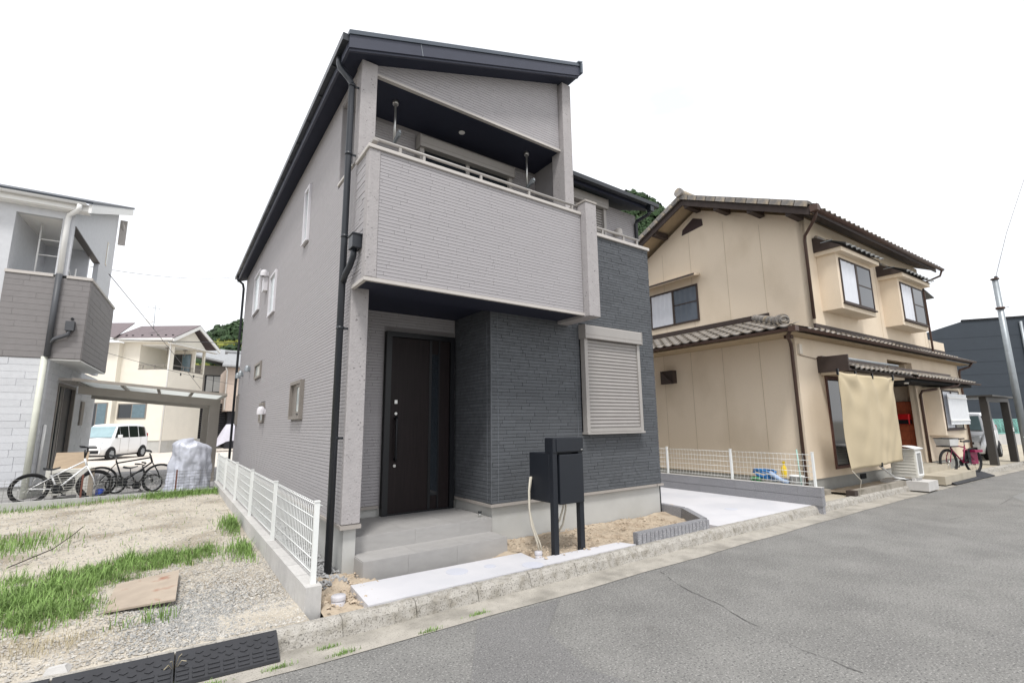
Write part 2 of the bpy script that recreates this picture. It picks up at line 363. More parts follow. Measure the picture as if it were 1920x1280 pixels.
# kerb: one stone after another, sloped and rubbed face
kroot = bpy.data.objects.new('kerb', None); COL.objects.link(kroot); kroot['kind'] = 'structure'; ORG['kerb'] = (0,0,0)
x = -13.0; kk = 0
edges = []
while x < 40:
    edges.append(x); x += 0.62 if x < 22 else 3.0
def kerb_stone(a, b, k):
    rr = random.Random(k); prof = [(0.0, -0.30), (0.0, 0.002), (-0.065, 0.004), (-0.092, -0.006), (-0.118, -0.04), (-0.14, -0.13), (-0.15, -0.30)]
    n = 9; rings = []
    if b < 0.83: prof = [(0.0,-.3),(0.0,.002),(-.05,.004),(-.075,.0),(-.08,-.05),(-.082,-.13),(-.082,-.3)]
    g = rr.choice((0.0012, 0.002, 0.002, 0.004)) if b < 22 else 0.002
    for i in range(n+1):
        x = a+g+(b-a-2*g)*i/n
        rings.append([(x, kerb_y(x)+py+(rr.uniform(-.005,.005) if 1 < j < 5 else 0)-(.008 if 1 < j < 5 and i in (0, n) else 0)*-1, pz+(rr.uniform(-.004,.003) if 0 < j < 5 else 0)) for j, (py, pz) in enumerate(prof)])
    m = len(prof); mm = M(); vs = [p for r in rings for p in r]
    mm.add(vs, [(i*m+j, (i+1)*m+j, (i+1)*m+j+1, i*m+j+1) for i in range(n) for j in range(m-1)] + [tuple(range(m)), tuple(reversed(range(n*m, n*m+m)))])
    part('kerb_stone', mm, kerb_m, kroot)
for k, (a, b) in enumerate(zip(edges[:-1], edges[1:])):
    if b > -4: kerb_stone(a, b, k)
# vacant lot to the left
def hz(x, y, s=1.0): return s*(0.014*math.sin(x*1.7+y*0.6)+0.011*math.sin(y*2.3-x*1.1)+0.008*math.sin(x*5.1+1)*math.sin(y*4.3))
lot_m = mk('sandy_lot', (186, 178, 164), 0.97, 0.08, 9, 0.9, 90, col2=(146, 136, 120), c2pos=(0.46, 0.64), c2scale=1.0)
add_speckle(lot_m, (150, 146, 140), 55, 0.55, 0.64, 0.5); add_speckle(lot_m, (232, 226, 214), 70, 0.6, 0.66, 0.6)
def lot_edge(x): return 1.035
nl_x, nl_y = 130, 100
def lotp(a, b):
    x = -12+13.04*a**0.6 if a > 0 else -12.0
    y = kerb_y(x) + (13.48-kerb_y(x))*b
    e = min(1, b*12)
    rise = 0.0 + 0.05*max(0, min(1, (x+2.5)/3.5))*max(0,(y-8)/5.5) - 0.06*max(0, min(1, (-x-0.5)/2))*max(0,(y-9)/4.5)
    return (x, y, (hz(x, y)+0.012*(random.random()-.5))*e + rise - 0.002)
struct('vacant_lot', M().grid(lotp, nl_x, nl_y), lot_m)
def lot_z(x, y):
    rise = 0.05*max(0, min(1, (x+2.5)/3.5))*max(0,(y-8)/5.5) - 0.06*max(0, min(1, (-x-0.5)/2))*max(0,(y-9)/4.5)
    return hz(x, y)+rise
soil_m = mk('bare_soil', (174, 160, 141), 0.98, 0.09, 10, 0.9, 40, col2=(148, 132, 113), c2pos=(0.5, 0.68), c2scale=4)
def clod(x, y): return 0.03*math.sin(x*6.1+y*3)*math.sin(y*7.3-x*2) + 0.018*math.sin(x*17+y*5)*math.sin(y*19) + 0.02*(random.random()-.5)
def soil_z(x, y, b):
    edge = 4.86 if x < 3.52 else (4.52 if x < 4.83 else 4.24)
    if y < edge: return -.06
    return -.06+.06*b-(.035*max(0,1-(x-3.3)/.5) if x < 3.8 else 0)+.65*clod(x, y)*min(1, 12*(y-edge)+.1)
struct('soil_bed', M().grid(lambda a, b: (3.0+4.05*a, 4.24+1.2*b, soil_z(3.0+4.05*a, 4.24+1.2*b, b)), 90, 34), soil_m)
struct('soil_verge', M().grid(lambda a, b: (1.17+0.62*a, 4.235+1.1*b, -0.045+0.05*b+clod(a, 3+b)*1.1), 26, 40), soil_m)
stones_m = mk('crushed_stone', (150, 150, 150), 0.9, 0.12, 12, piece=0.28)
lotstones_m = mk('lot_gravel', (174, 170, 163), 0.95, 0.1, 12, piece=0.22)
def stones(name, n, sampler, mat, smin, smax):
    mm = M(); base = [Vector(p) for p in [(1,0,0),(-1,0,0),(0,1,0),(0,-1,0),(0,0,1),(0,0,-0.6)]]
    fs = [(0,2,4),(2,1,4),(1,3,4),(3,0,4),(2,0,5),(1,2,5),(3,1,5),(0,3,5)]
    for _ in range(n):
        x, y, z = sampler(); s = random.uniform(smin, smax)*random.choice((1, 1, 1, 1.5))
        rot = Matrix.Rotation(random.uniform(0, 6.28), 3, 'Z') @ Matrix.Rotation(random.uniform(-.6, .6), 3, 'X')
        sc = Vector((random.uniform(.6,1.2), random.uniform(.6,1.2), random.uniform(.45,.9)))*s
        mm.add([tuple(Vector((x, y, z)) + rot @ Vector((p.x*sc.x, p.y*sc.y, p.z*sc.z))) for p in base], fs)
    o = part(name, mm, mat); o['kind'] = 'stuff'; return o
stones('crushed_stone', 2600, lambda: (random.uniform(1.18, 1.56), 5.0+7*random.random()**1.6, 0.0+random.uniform(-.02,.03)), stones_m, .010, .024)
struct('stone_strip', M().grid(lambda a, b: (1.16+.42*a, 5.1+11*b, -0.012), 2, 8), stones_m)
def lot_front():
    while True:
        x = random.uniform(-2.6, 1.03); y = kerb_y(x)+0.03+abs(random.gauss(0, 1.6))
        if y > 10: continue
        d = 0.25 + 0.75*(1/(1+math.exp(-(x-0.1+0.35*(y-6.2)*-0.2)*5)))
        if random.random() < d: return (x, y, lot_z(x, y)+0.002)
stones('lot_gravel', 15000, lot_front, lotstones_m, .005, .013)
greyst_m = mk('grey_chippings', (150, 150, 148), 0.95, 0.1, 12, piece=0.25)
def chips():
    while True:
        x, y = random.gauss(0.30, 0.26), random.gauss(4.9, 0.42)
        if kerb_y(x)+.02 < y and x < 1.02: return (x, y, lot_z(x, y)+0.004)
stones('grey_chippings', 4200, chips, greyst_m, .005, .011)
def far_lot():
    x = random.uniform(-2.6, 1.0); return (x, random.uniform(7.5, 13.2), 0) 
def far_lot2():
    x, y, _ = far_lot(); return (x, y, lot_z(x, y))
stones('pebbles', 4000, far_lot2, lotstones_m, .006, .016)
stones('soil_lumps', 700, lambda: (random.uniform(3.5, 6.5), random.uniform(4.4, 5.4), 0.02), mk('soil_lump', (178, 163, 144), .98, .1, piece=.1), .006, .02)
stones('soil_lumps', 160, lambda: (random.uniform(1.2, 1.7), random.uniform(4.35, 5.25), 0.0), bpy.data.materials['soil_lump'], .008, .022)
# concrete: entrance slabs and driveway
def slab(poly, ztop):
    root = M().prism(poly, 'z', -0.2, ztop); return root
struct('entrance_slab', slab([(1.50,4.245),(3.445,4.245),(3.50,4.80),(1.54,4.86)], 0.012), slab_m)
struct('entrance_slab', slab([(3.452,4.245),(4.86,4.245),(4.78,4.46),(3.62,4.50),(3.47,4.50)], 0.010), slab_m)
struct('driveway', slab([(6.62,4.243),(9.49,4.205),(9.49,13.0),(6.96,13.0),(7.10,5.5),(7.10,5.2),(6.62,4.6)], 0.006), slab_m)
mk_grey = mk('cover_plate', (186, 188, 197), 0.85, 0.02)
for (cx, cy, r) in ((2.55,4.62,.115),(2.92,4.57,.065),(3.31,4.33,.115)):
    solo('manhole_cover', M().cyl((cx,cy,0.008),(cx,cy,0.0145),r,28,smooth=False), mk_grey, {2.55:'large round manhole cover in white slab below the lower step',2.92:'small round manhole cover in white slab, between two larger covers',3.31:'round manhole cover in white slab beside the slab joint'}[cx], 'manhole cover', (cx,cy,0.0), group='round manhole covers in the white concrete')
solo('manhole_cover', M().cyl((8.05,4.88,0.002),(8.05,4.88,0.0085),.11,28,smooth=False), mk_grey, 'round manhole cover alone in the white driveway', 'manhole cover', (8.05,4.88,0), group='round manhole covers in the white concrete')
def pipe_cap(cx, cy, r, zt, label):
    t = thing('drain_pipe', label, 'drain pipe', (cx,cy,-0.05), group='grey pvc drain pipes in the soil')
    part('pipe', M().cyl((cx,cy,-0.1),(cx,cy,zt-0.02),r*0.94,24), pvc_m, t)
    part('lid', M().lathe([(r,-0.028),(r,0.0),(r*0.94,0.006),(0.0,0.008)],(cx,cy,zt),28), pvc_m, t)
pipe_cap(1.335, 4.53, .062, .045, 'low grey pvc drain pipe in soil beside the block wall end')
pipe_cap(3.565, 4.555, .045, .06, 'small grey pvc drain pipe behind the joint of the white slabs')
# pavement in front of the tan house, yard ground behind the left house
pave_m = mk('pavement_concrete', (176, 168, 152), 0.95, 0.08, 4, 0.4, 80, col2=(150, 142, 126), c2pos=(0.5, 0.7), c2scale=2)
struct('pavement', M().add([(9.63,kerb_y(9.63),-.02),(20,kerb_y(20),-.03),(30,kerb_y(30),-.03),(40,kerb_y(40),-.03),(40,12,-.03),(23.0,12,-.03),(9.63,16,-.03)], [(0,1,2,3,4,5,6)]), pave_m)
yard_m = mk('yard_asphalt', (140, 138, 138), 0.95, 0.05, 2, 0.3, 60)
struct('yard', M().add([(-30,13.62,-.02),(1.5,13.62,-.02),(3.5,22.3,-.02),(-30,22.3,-.02)], [(0,1,2,3)]), yard_m)
apron_m = mk('pale_concrete_apron', (206, 198, 188), 0.95, 0.04, 1.5)
struct('apron', M().add([(-30,22.3,-.02),(3.5,22.3,-.02),(12,60,-.02),(-30,60,-.02)], [(0,1,2,3)]), apron_m)

# ------------------------------------------------------------------ the new grey house
winf_m = mk('pale_window_frame', (208,206,210), .4, .03)
H = thing('grey_house', 'new two storey grey house with charcoal lower front and slanted roof', 'house', (1.55, 5.28, 0))
zt = lambda x: 6.02 + (x-1.3)*0.352
zb = lambda x: zt(x) - 0.2
# foundation
fm = M().box(1.585, 1.715, 5.315, 16.0, -0.25, 0.425)
fm.box(3.52, 6.90, 5.455, 6.2, -0.25, 0.44).box(3.52, 7.5, 6.2, 15.95, -0.25, 0.44).box(1.715, 3.52, 6.47, 15.95, -0.25, 0.41)
part('foundation', fm, conc_m, H)
# structural walls
w = M()
w.box(1.565, 1.73, 5.30, 16.0, 0.43, 4.62).box(1.565, 1.73, 5.30, 5.47, 4.62, 5.75).box(1.565, 1.73, 6.10, 16.0, 4.62, 5.75).box(1.565, 1.73, 5.30, 16.0, 5.75, 5.90)
part('left_wall', w, siding_back_m, H)
part('rear_wall', M().box(1.73, 7.5, 15.9, 16.0, 0.43, 5.9), siding_back_m, H)
part('porch_back_wall', M().box(1.73, 3.505, 6.462, 6.58, 0.41, 3.085), siding_back_m, H)
part('upper_back_wall', M().box(1.73, 5.0, 6.162, 6.30, 3.30, 5.86), siding_back_m, H)
w = M().box(3.505, 6.918, 5.442, 5.60, 0.45, 4.595).box(3.505, 3.62, 5.60, 6.46, 0.45, 3.085).box(6.80, 6.918, 5.60, 6.16, 0.45, 4.595)
part('charcoal_wall', w, brick_back_m, H)
part('balcony_wall', M().box(1.565, 4.74, 4.862, 4.98, 3.045, 4.52).box(1.565, 1.68, 4.98, 5.30, 3.045, 4.52), siding_back_m, H)
gw = M().prism([(1.73,5.86),(4.80,5.86),(4.80,zb(4.80)-.01),(1.73,zb(1.73)-.01)], 'y', 5.372, 5.50)
gw.prism([(4.90,3.5),(4.97,3.5),(4.97,7.1),(4.90,7.1)], 'y', 5.60, 15.9)
part('gable_wall', gw, siding_back_m, H)
part('wing_wall', M().box(4.99, 7.55, 6.162, 6.30, 3.4, 5.72).box(7.45, 7.55, 6.30, 15.9, 0.43, 5.72), siding_back_m, H)
# windows of the left wall: (y0,y1,z0,z1,kind)
LW = [(7.72,8.06,4.40,5.35,'slit'),(12.85,13.85,4.32,5.36,'stair'),(10.5,11.2,3.80,4.69,'stair'),(11.65,12.55,2.57,2.92,'high'),(7.40,8.15,1.60,2.17,'sash'),(10.82,11.36,1.58,1.98,'low'),(15.50,15.85,1.55,2.38,'low')]
for i, (y0,y1,z0,z1,kind) in enumerate(LW):
    f = 0.045 if kind in ('slit','stair') else 0.05; d = 0.05 if kind == 'sash' else 0.034
    fm_ = M().box(1.55-d,1.565,y0,y1,z0,z0+f).box(1.55-d,1.565,y0,y1,z1-f,z1).box(1.55-d,1.565,y0,y0+f,z0+f,z1-f).box(1.55-d,1.565,y1-f,y1,z0+f,z1-f)
    fr = part('window', fm_, winf_m if kind in ('slit','stair') else alu_d_m, H)
    if kind in ('slit','stair'): fm_ = part('sill', M().box(1.505,1.53,y0-.01,y1+.01,z0-.012,z0+.012), winf_m, fr)
    if kind == 'sash':
        ym = y0+0.40
        part('sash', M().box(1.522,1.548,y0+f,ym,z0+f,z0+f+.06).box(1.522,1.548,y0+f,ym,z1-f-.05,z1-f).box(1.522,1.548,y0+f,y0+f+.05,z0+f+.06,z1-f-.05).box(1.522,1.548,ym-.05,ym,z0+f+.06,z1-f-.05), alu_d_m, fr)
        part('pane', M().box(1.532,1.542,y0+f+.05,ym-.05,z0+f+.06,z1-f-.05), pglass_m, fr)
        part('fly_screen', M().box(1.545,1.556,ym,y1-f,z0+f,z1-f), alu_d_m, fr)
        part('latch', M().box(1.514,1.523,y0+.10,y0+.26,z0+f+.015,z0+f+.035), black_m, fr)
    else:
        part('pane', M().box(1.548,1.562,y0+f,y1-f,z0+f,z1-f), pglass_m, fr)
# siding boards of the left wall
hl = [(a-.002,b+.002,c-.002,d+.002) for a,b,c,d,_ in LW] + [(5.36,6.10,4.60,5.76)]
pcs = course_pieces(0.475, 5.90, 0.0405, holes_spans(5.335, 15.97, hl), 1.4, 2.4, gap=.0025)
lay_boards('siding_board', pcs, 'x', 1.565, -1, siding_m, H, 0.0108, 0.0114)
pcs = course_pieces(3.05, 4.52, 0.0405, lambda a, b: [(4.95, 5.30)], 0.3, 0.5)
lay_boards('siding_board', pcs, 'x', 1.565, -1, siding_m, H, 0.009, 0.0135)
# balcony front: the boards that show largest, 300 single pieces with the gable front below
pcs = course_pieces(3.05, 4.52, 0.0405, lambda a, b: [(1.672, 4.70)], 0.34, 0.7, gap=.003)
lay_boards('siding_board', pcs, 'y', 4.862, -1, siding_m, H, 0.0108, 0.0116, nparts=297)
gtop = lambda zz: max(1.735, 1.3+(zz-0.0405-5.83)/0.352+0.01)
pcs = course_pieces(5.87, 7.06, 0.0405, holes_spans(1.735, 4.785, [], gtop), 0.34, 0.7, gap=.003)
lay_boards('siding_board', pcs, 'y', 5.372, -1, siding_m, H, 0.0108, 0.0116)
pcs = course_pieces(0.455, 3.085, 0.0405, holes_spans(1.735, 3.485, [(2.37,3.47,0.0,2.85)]), 0.34, 0.7, gap=.003)
lay_boards('siding_board', pcs, 'y', 6.462, -1, siding_m, H, 0.0108, 0.0116)
pcs = course_pieces(3.5, 5.78, 0.0405, holes_spans(1.735, 4.99, [(2.63,4.37,3.0,5.75)]), 0.34, 0.7, gap=.003) 
lay_boards('siding_board', pcs, 'y', 6.162, -1, siding_m, H, 0.0108, 0.0116)
pcs = course_pieces(4.0, 5.72, 0.0405, holes_spans(5.0, 7.50, [(5.0,6.57,3.0,5.78)]), 0.34, 0.7, gap=.003)
lay_boards('siding_board', pcs, 'y', 6.162, -1, siding_m, H, 0.0108, 0.0116)
# charcoal bricks
SH = (5.14, 6.47, 1.33, 3.03)
pcs = course_pieces(0.475, 4.595, 0.047, holes_spans(3.49, 6.93, [SH]), 0.18, 0.40, gap=0.005)
pcs.sort(key=lambda p: abs(p[2]-1.3)+0.15*abs(p[0]-3.6))
lay_boards('brick', pcs, 'y', 5.442, -1, brick_m, H, 0.009, 0.0145, nparts=300)
pcs = course_pieces(0.475, 3.085, 0.047, lambda a, b: [(5.425, 6.445)], 0.18, 0.40, gap=0.005)
lay_boards('brick', pcs, 'x', 3.505, -1, brick_m, H, 0.009, 0.0135)
pcs = course_pieces(0.475, 4.595, 0.047, lambda a, b: [(5.425, 6.16)], 0.18, 0.40, gap=0.005)
lay_boards('brick', pcs, 'x', 6.918, 1, brick_m, H, 0.007, 0.014)
# stippled corner pieces
part('corner_post', M().box(1.546,1.742,5.272,5.345,0.482,3.045), stip_m, H, bevel=.008)
part('corner_post', M().box(1.546,1.742,5.272,5.47,4.61,zb(1.62)-.01), stip_m, H, bevel=.008)
part('corner_post', M().box(4.80,4.985,5.262,5.56,4.60,zb(4.8)-.012), stip_m, H, bevel=.008)
part('corner_post', M().box(1.544,1.672,4.842,4.97,3.048,4.52), stip_m, H, bevel=.01)
part('pillar', M().box(4.71,4.925,4.735,5.441,2.985,4.70), stip_m, H, bevel=.008)
part('pillar_cap', M().box(4.70,4.935,4.725,5.2,4.702,4.735), trimdk_m, H, bevel=.004)
part('corner_post', M().box(3.486,3.50,5.418,5.432,0.49,3.05), brick_m, H)
seam = mk('panel_seam', (112,116,122), .6, .03)
part('panel_seam', M().box(3.605,3.609,5.4265,5.43,0.49,3.05), seam, H)
part('panel_seam', M().box(3.4895,3.493,5.52,5.524,0.49,2.9), seam, H)
part('panel_seam', M().box(5.06,5.064,5.4265,5.43,0.49,3.0), seam, H)
# pale trims
tr = M().box(1.535,4.712,4.835,4.875,3.005,3.043).box(1.535,1.575,4.875,5.27,3.005,3.043)
part('bottom_trim', tr, trim_m, H)
part('balcony_cap', M().box(1.525,4.708,4.825,5.0,4.522,4.565).box(1.525,1.69,5.0,5.30,4.522,4.565), trim_m, H, bevel=.006)
part('opening_trim', M().box(1.742,4.80,5.345,5.40,5.835,5.866), trim_m, H)
part('opening_trim', M().box(1.54,1.58,5.47,6.11,4.60,4.63), trim_m, H)
part('parapet_cap', M().box(4.928,6.955,5.395,5.60,4.60,4.655).box(6.775,6.955,5.60,6.16,4.60,4.655), trim_m, H, bevel=.006)
part('flashing', M().box(1.535,1.752,5.258,5.36,0.436,0.476), trimdk_m, H)
part('flashing', M().box(1.535,1.565,5.36,16.0,0.440,0.474), trimdk_m, H)
part('flashing', M().box(3.472,6.955,5.40,5.45,0.440,0.472).box(3.472,3.51,5.45,6.45,0.440,0.472), trimdk_m, H)
part('flashing', M().box(1.742,2.36,6.43,6.47,0.415,0.452), trimdk_m, H)
part('corner_joint', M().box(6.775,6.779,5.392,5.397,0.44,0.472), gutter_m, H)
# soffits
part('porch_ceiling', M().box(1.735,3.50,5.0,6.46,3.088,3.16).box(1.58,4.71,4.878,5.44,3.03,3.086), soffit_m, H)
part('balcony_floor', M().box(1.70,4.70,5.0,6.15,3.30,3.45).box(4.70,6.79,5.61,6.15,3.30,3.45), conc_m, H)
part('balcony_ceiling', M().box(1.735,4.965,5.40,6.16,5.842,5.875), soffit_m, H)
part('ceiling_edge', M().box(4.93,4.98,5.56,6.16,5.825,5.841), trim_m, H)
part('downlight', M().cyl((3.23,5.80,5.832),(3.23,5.80,5.841),.045,20), white_m, H)
# roof
def slope_slab(x0, x1, y0, y1, t0, t1, f=zt):
    return [(x0,y0,f(x0)-t1),(x1,y0,f(x1)-t1),(x1,y1,f(x1)-t1),(x0,y1,f(x0)-t1),(x0,y0,f(x0)-t0),(x1,y0,f(x1)-t0),(x1,y1,f(x1)-t0),(x0,y1,f(x0)-t0)]
part('roof', M().hexa(slope_slab(1.32,5.06,5.06,16.3,-0.03,0.025)), roof_m, H)
part('roof_underside', M().hexa(slope_slab(1.36,5.0,5.13,16.25,0.03,0.195)), soffit_m, H)
vf = M().hexa(slope_slab(1.33,5.03,5.075,5.125,0.03,0.195)); vf.hexa(slope_slab(1.34,5.02,5.095,5.128,0.195,0.225))
part('fascia', vf, fascia_m, H)
part('fascia', M().box(1.325,1.355,5.13,16.25,zt(1.33)-0.2,zt(1.33)-0.02), fascia_m, H)
part('fascia_joint', M().hexa([(2.25,5.072,zt(2.25)-.2),(2.256,5.072,zt(2.25)-.2),(2.256,5.076,zt(2.25)-.2),(2.25,5.076,zt(2.25)-.2),(2.22,5.072,zt(2.22)-.03),(2.226,5.072,zt(2.22)-.03),(2.226,5.076,zt(2.22)-.03),(2.22,5.076,zt(2.22)-.03)]), gmetal_m, H)
part('ridge_cap', M().hexa(slope_slab(4.98,5.075,5.04,16.3,-0.05,-0.028)).box(5.035,5.075,5.04,16.3,zt(5.05)-.16,zt(5.05)+.02), roof_m, H)
# wing roof (eave faces the street)
zw = lambda y: 5.84 + (y-5.72)*0.40
def wing(y0, y1, x0, x1, t0, t1):
    return [(x0,y0,zw(y0)-t1),(x1,y0,zw(y0)-t1),(x1,y1,zw(y1)-t1),(x0,y1,zw(y1)-t1),(x0,y0,zw(y0)-t0),(x1,y0,zw(y0)-t0),(x1,y1,zw(y1)-t0),(x0,y1,zw(y1)-t0)]
part('wing_roof', M().hexa(wing(5.74,9.5,4.99,7.66,0.0,0.05)), roof_m, H)
part('wing_soffit', M().hexa(wing(5.80,9.4,4.99,7.60,0.06,0.16)), soffit_m, H)
wg = M()
for x0, x1 in ((4.99,7.70),):
    wg.box(x0,x1,5.665,5.675,5.755,5.83).box(x0,x1,5.675,5.765,5.755,5.765).box(x0,x1,5.762,5.772,5.765,5.85)
part('gutter', wg, gutter_m, H)
part('gutter_head', M().box(7.45,7.55,5.68,5.78,5.64,5.76), gutter_m, H)
part('downpipe', M().tube([(7.50,5.73,5.66),(7.50,5.80,5.60),(7.50,6.08,5.57),(7.50,6.11,5.52),(7.50,6.11,3.5)],.036,10), gutter_m, H)
# left gutter and downpipes
lg = M().box(1.26,1.272,5.11,16.32,5.935,6.02).box(1.272,1.355,5.11,16.32,5.93,5.94).box(1.26,1.355,5.10,5.11,5.93,6.02).box(1.26,1.355,16.32,16.33,5.93,6.02)
part('gutter', lg, gutter_m, H)
for k in range(16): part('gutter_hook', M().bar((1.40,5.6+.68*k,5.90),(1.27,5.6+.68*k,5.922),.02,.006), gutter_m, H)
part('downpipe', M().tube([(1.315,5.42,5.93),(1.315,5.42,5.84),(1.33,5.41,5.78),(1.42,5.37,5.66),(1.46,5.36,5.59),(1.46,5.36,4.0),(1.455,5.345,0.02)],.0385,14), gutter_m, H)
for z in (5.55,4.65,3.62,2.55,1.35): part('pipe_clip', M().cyl((1.46,5.355,z),(1.46,5.355,z+.035),.0425,14).box(1.46,1.565,5.35,5.36,z+.005,z+.03), gutter_m, H)
part('drain_box', M().box(1.445,1.548,4.99,5.14,3.40,3.56).box(1.435,1.555,4.98,5.15,3.545,3.565), gutter_m, H, bevel=.006)
part('drain_elbow', M().tube([(1.49,5.08,3.41),(1.49,5.09,3.33),(1.48,5.16,3.24),(1.465,5.27,3.16),(1.46,5.32,3.09)],.034,12), gutter_m, H)
part('downpipe', M().tube([(1.315,16.0,5.93),(1.315,16.02,5.84),(1.46,16.06,5.74),(1.49,16.06,5.6),(1.49,16.06,0.0)],.034,10), gutter_m, H)
part('downpipe', M().cyl((6.962,5.50,0.0),(6.962,5.50,0.44),.018,8), gutter_m, H)
# vents on the left wall
def hood(x, y, z, r, mat=None):
    mm = M().lathe([(r,-.02),(r,.05),(r*.92,.085),(r*.7,.115),(r*.35,.135),(0,.14)],(x-r*1.05,y,z),16)
    mm.box(x-r*1.05,x,y-r*.7,y+r*.7,z-.01,z+.08)
    return part('vent_hood', mm, mat or winf_m, H)
for y in (13.55,14.95,15.6): hood(1.552,y,2.88,.065,gmetal_m)
hood(1.552,10.72,1.76,.075); h2 = hood(1.552,11.72,4.86,.08)
part('vent_duct', M().box(1.47,1.55,11.70,11.95,4.52,4.80), winf_m, H)
mm = M().lathe([(.075,-.02),(.075,.05),(.068,.085),(.05,.11),(0,.125)],(6.89,6.05,5.14),16).box(6.83,6.95,6.06,6.152,5.15,5.22)
part('vent_hood', mm, trim_m, H)
# balcony rail
rl = M().tube([(1.64,4.91,4.685),(4.72,4.91,4.685)],.019,10); part('rail', rl, alu_m, H)
for x in (1.92,2.22,3.02,3.80,4.60): part('rail_post', M().box(x-.015,x+.015,4.897,4.923,4.565,4.67), alu_m, H)
part('rail', M().tube([(4.93,5.50,4.80),(6.80,5.50,4.80)],.022,10), alu_m, H)
for x in (5.02,5.85,6.38,6.74): part('rail_post', M().box(x-.016,x+.016,5.486,5.514,4.655,4.785), alu_m, H)
part('rail_bracket', M().box(1.60,1.66,4.895,5.28,4.66,4.70), alu_m, H)
# hanging laundry pole brackets
for x in (2.14,4.37):
    b = part('laundry_bracket', M().cyl((x,5.69,5.22),(x,5.69,5.83),.016,10).cyl((x,5.69,5.79),(x,5.69,5.841),.04,14), steel_m, H)
    part('hook_arm', M().bar((x,5.72,5.22),(x,5.50,5.29),.03,.05).cyl((x-.016,5.55,5.275),(x+.016,5.55,5.275),.045,12), gmetal_m, b)
# shuttered window upstairs (behind the balcony) and in the wing
def shutter(x0, x1, z0, z1, y, boxh, deep, slats=True):
    s = part('shutter_box', M().prism([(y,z1),(y-deep,z1-.015),(y-deep-.01,z1-.03),(y-deep-.01,z1-boxh),(y,z1-boxh)], 'x', x0, x1), alu_m, H, bevel=.006)
    part('end_cap', M().prism([(y-.002,z1+.004),(y-deep-.014,z1-.012),(y-deep-.014,z1-boxh-.004),(y-.002,z1-boxh-.004)],'x',x1,x1+.012), alu_m, s)
    part('end_cap', M().prism([(y-.002,z1+.004),(y-deep-.014,z1-.012),(y-deep-.014,z1-boxh-.004),(y-.002,z1-boxh-.004)],'x',x0-.012,x0), alu_m, s)
    part('frame_line', M().box(x0,x1,y-deep-.0115,y-deep-.009,z1-boxh+.055,z1-boxh+.060), alu_d_m, s)
    part('guide_rail', M().box(x0+.01,x0+.075,y-deep*.72,y,z0,z1-boxh), alu_m, s); part('guide_rail', M().box(x1-.075,x1-.01,y-deep*.72,y,z0,z1-boxh), alu_m, s)
    return s
s = shutter(5.15, 6.455, 1.345, 3.02, 5.44, 0.225, 0.15)
nsl = 25; h = (2.79-1.42)/nsl
for k in range(nsl):
    z = 1.42+k*h; y = 5.44-.075
    p = [(y+.02,z)] + [(y-.0165*math.sin(math.pi*(t+.12)/1.2)**.8, z+h*.93*t) for t in (0,.2,.4,.6,.8,1)] + [(y+.02,z+h*.93)]
    part('slat', M().prism(p,'x',5.226,6.379), shut_m, s)
part('bottom_bar', M().box(5.226,6.379,5.33,5.40,1.36,1.416), alu_m, s, bevel=.006)
part('sill', M().box(5.15,6.455,5.31,5.44,1.325,1.358), alu_m, s)
part('shutter_back', M().box(5.16,6.44,5.425,5.441,1.35,2.80), void_m, s)
s = shutter(2.66, 4.34, 3.5, 5.73, 6.15, 0.2, 0.15)
part('pane', M().box(2.74,4.26,6.10,6.12,3.5,5.53), dglass_m, s)
part('mullion', M().box(3.47,3.53,6.08,6.10,3.5,5.53), alu_m, s)
s = shutter(5.01, 6.565, 3.9, 5.77, 6.15, 0.215, 0.15)
for k in range(26): part('slat', M().prism([(6.12,4.2+k*.052),(6.088,4.213+k*.052),(6.088,4.237+k*.052),(6.12,4.25+k*.052)],'x',5.08,6.49), shut_m, s)
# front door
D = part('front_door', M().box(2.47,3.06,6.395,6.44,0.33,2.72), door_m, H)
part('door_frame', M().box(2.385,2.462,6.37,6.46,0.312,2.80).box(3.385,3.455,6.37,6.46,0.312,2.80).box(2.462,3.385,6.37,6.46,2.73,2.80).box(2.462,3.385,6.38,6.46,0.312,0.335), black_m, H)
part('side_panel', M().box(3.066,3.380,6.402,6.44,0.335,2.728), door_m, H)
part('side_light', M().box(3.085,3.19,6.392,6.404,0.52,2.52), dglass_m, H)
part('door_stile', M().box(3.045,3.083,6.386,6.40,0.34,2.72).box(3.192,3.215,6.39,6.401,0.34,2.72), black_m, H)
part('handle', M().tube([(2.545,6.35,1.02),(2.545,6.335,1.05),(2.545,6.335,1.58),(2.545,6.35,1.61)],.016,10).box(2.53,2.56,6.34,6.395,1.03,1.06).box(2.53,2.56,6.34,6.395,1.57,1.60), black_m, D)
part('keypad', M().box(2.525,2.565,6.380,6.396,1.79,1.84), steel_m, D)
part('lock', M().cyl((2.548,6.396,1.655),(2.548,6.380,1.655),.02,16), steel_m, D)
part('lock', M().cyl((2.548,6.396,0.955),(2.548,6.380,0.955),.02,16), steel_m, D)
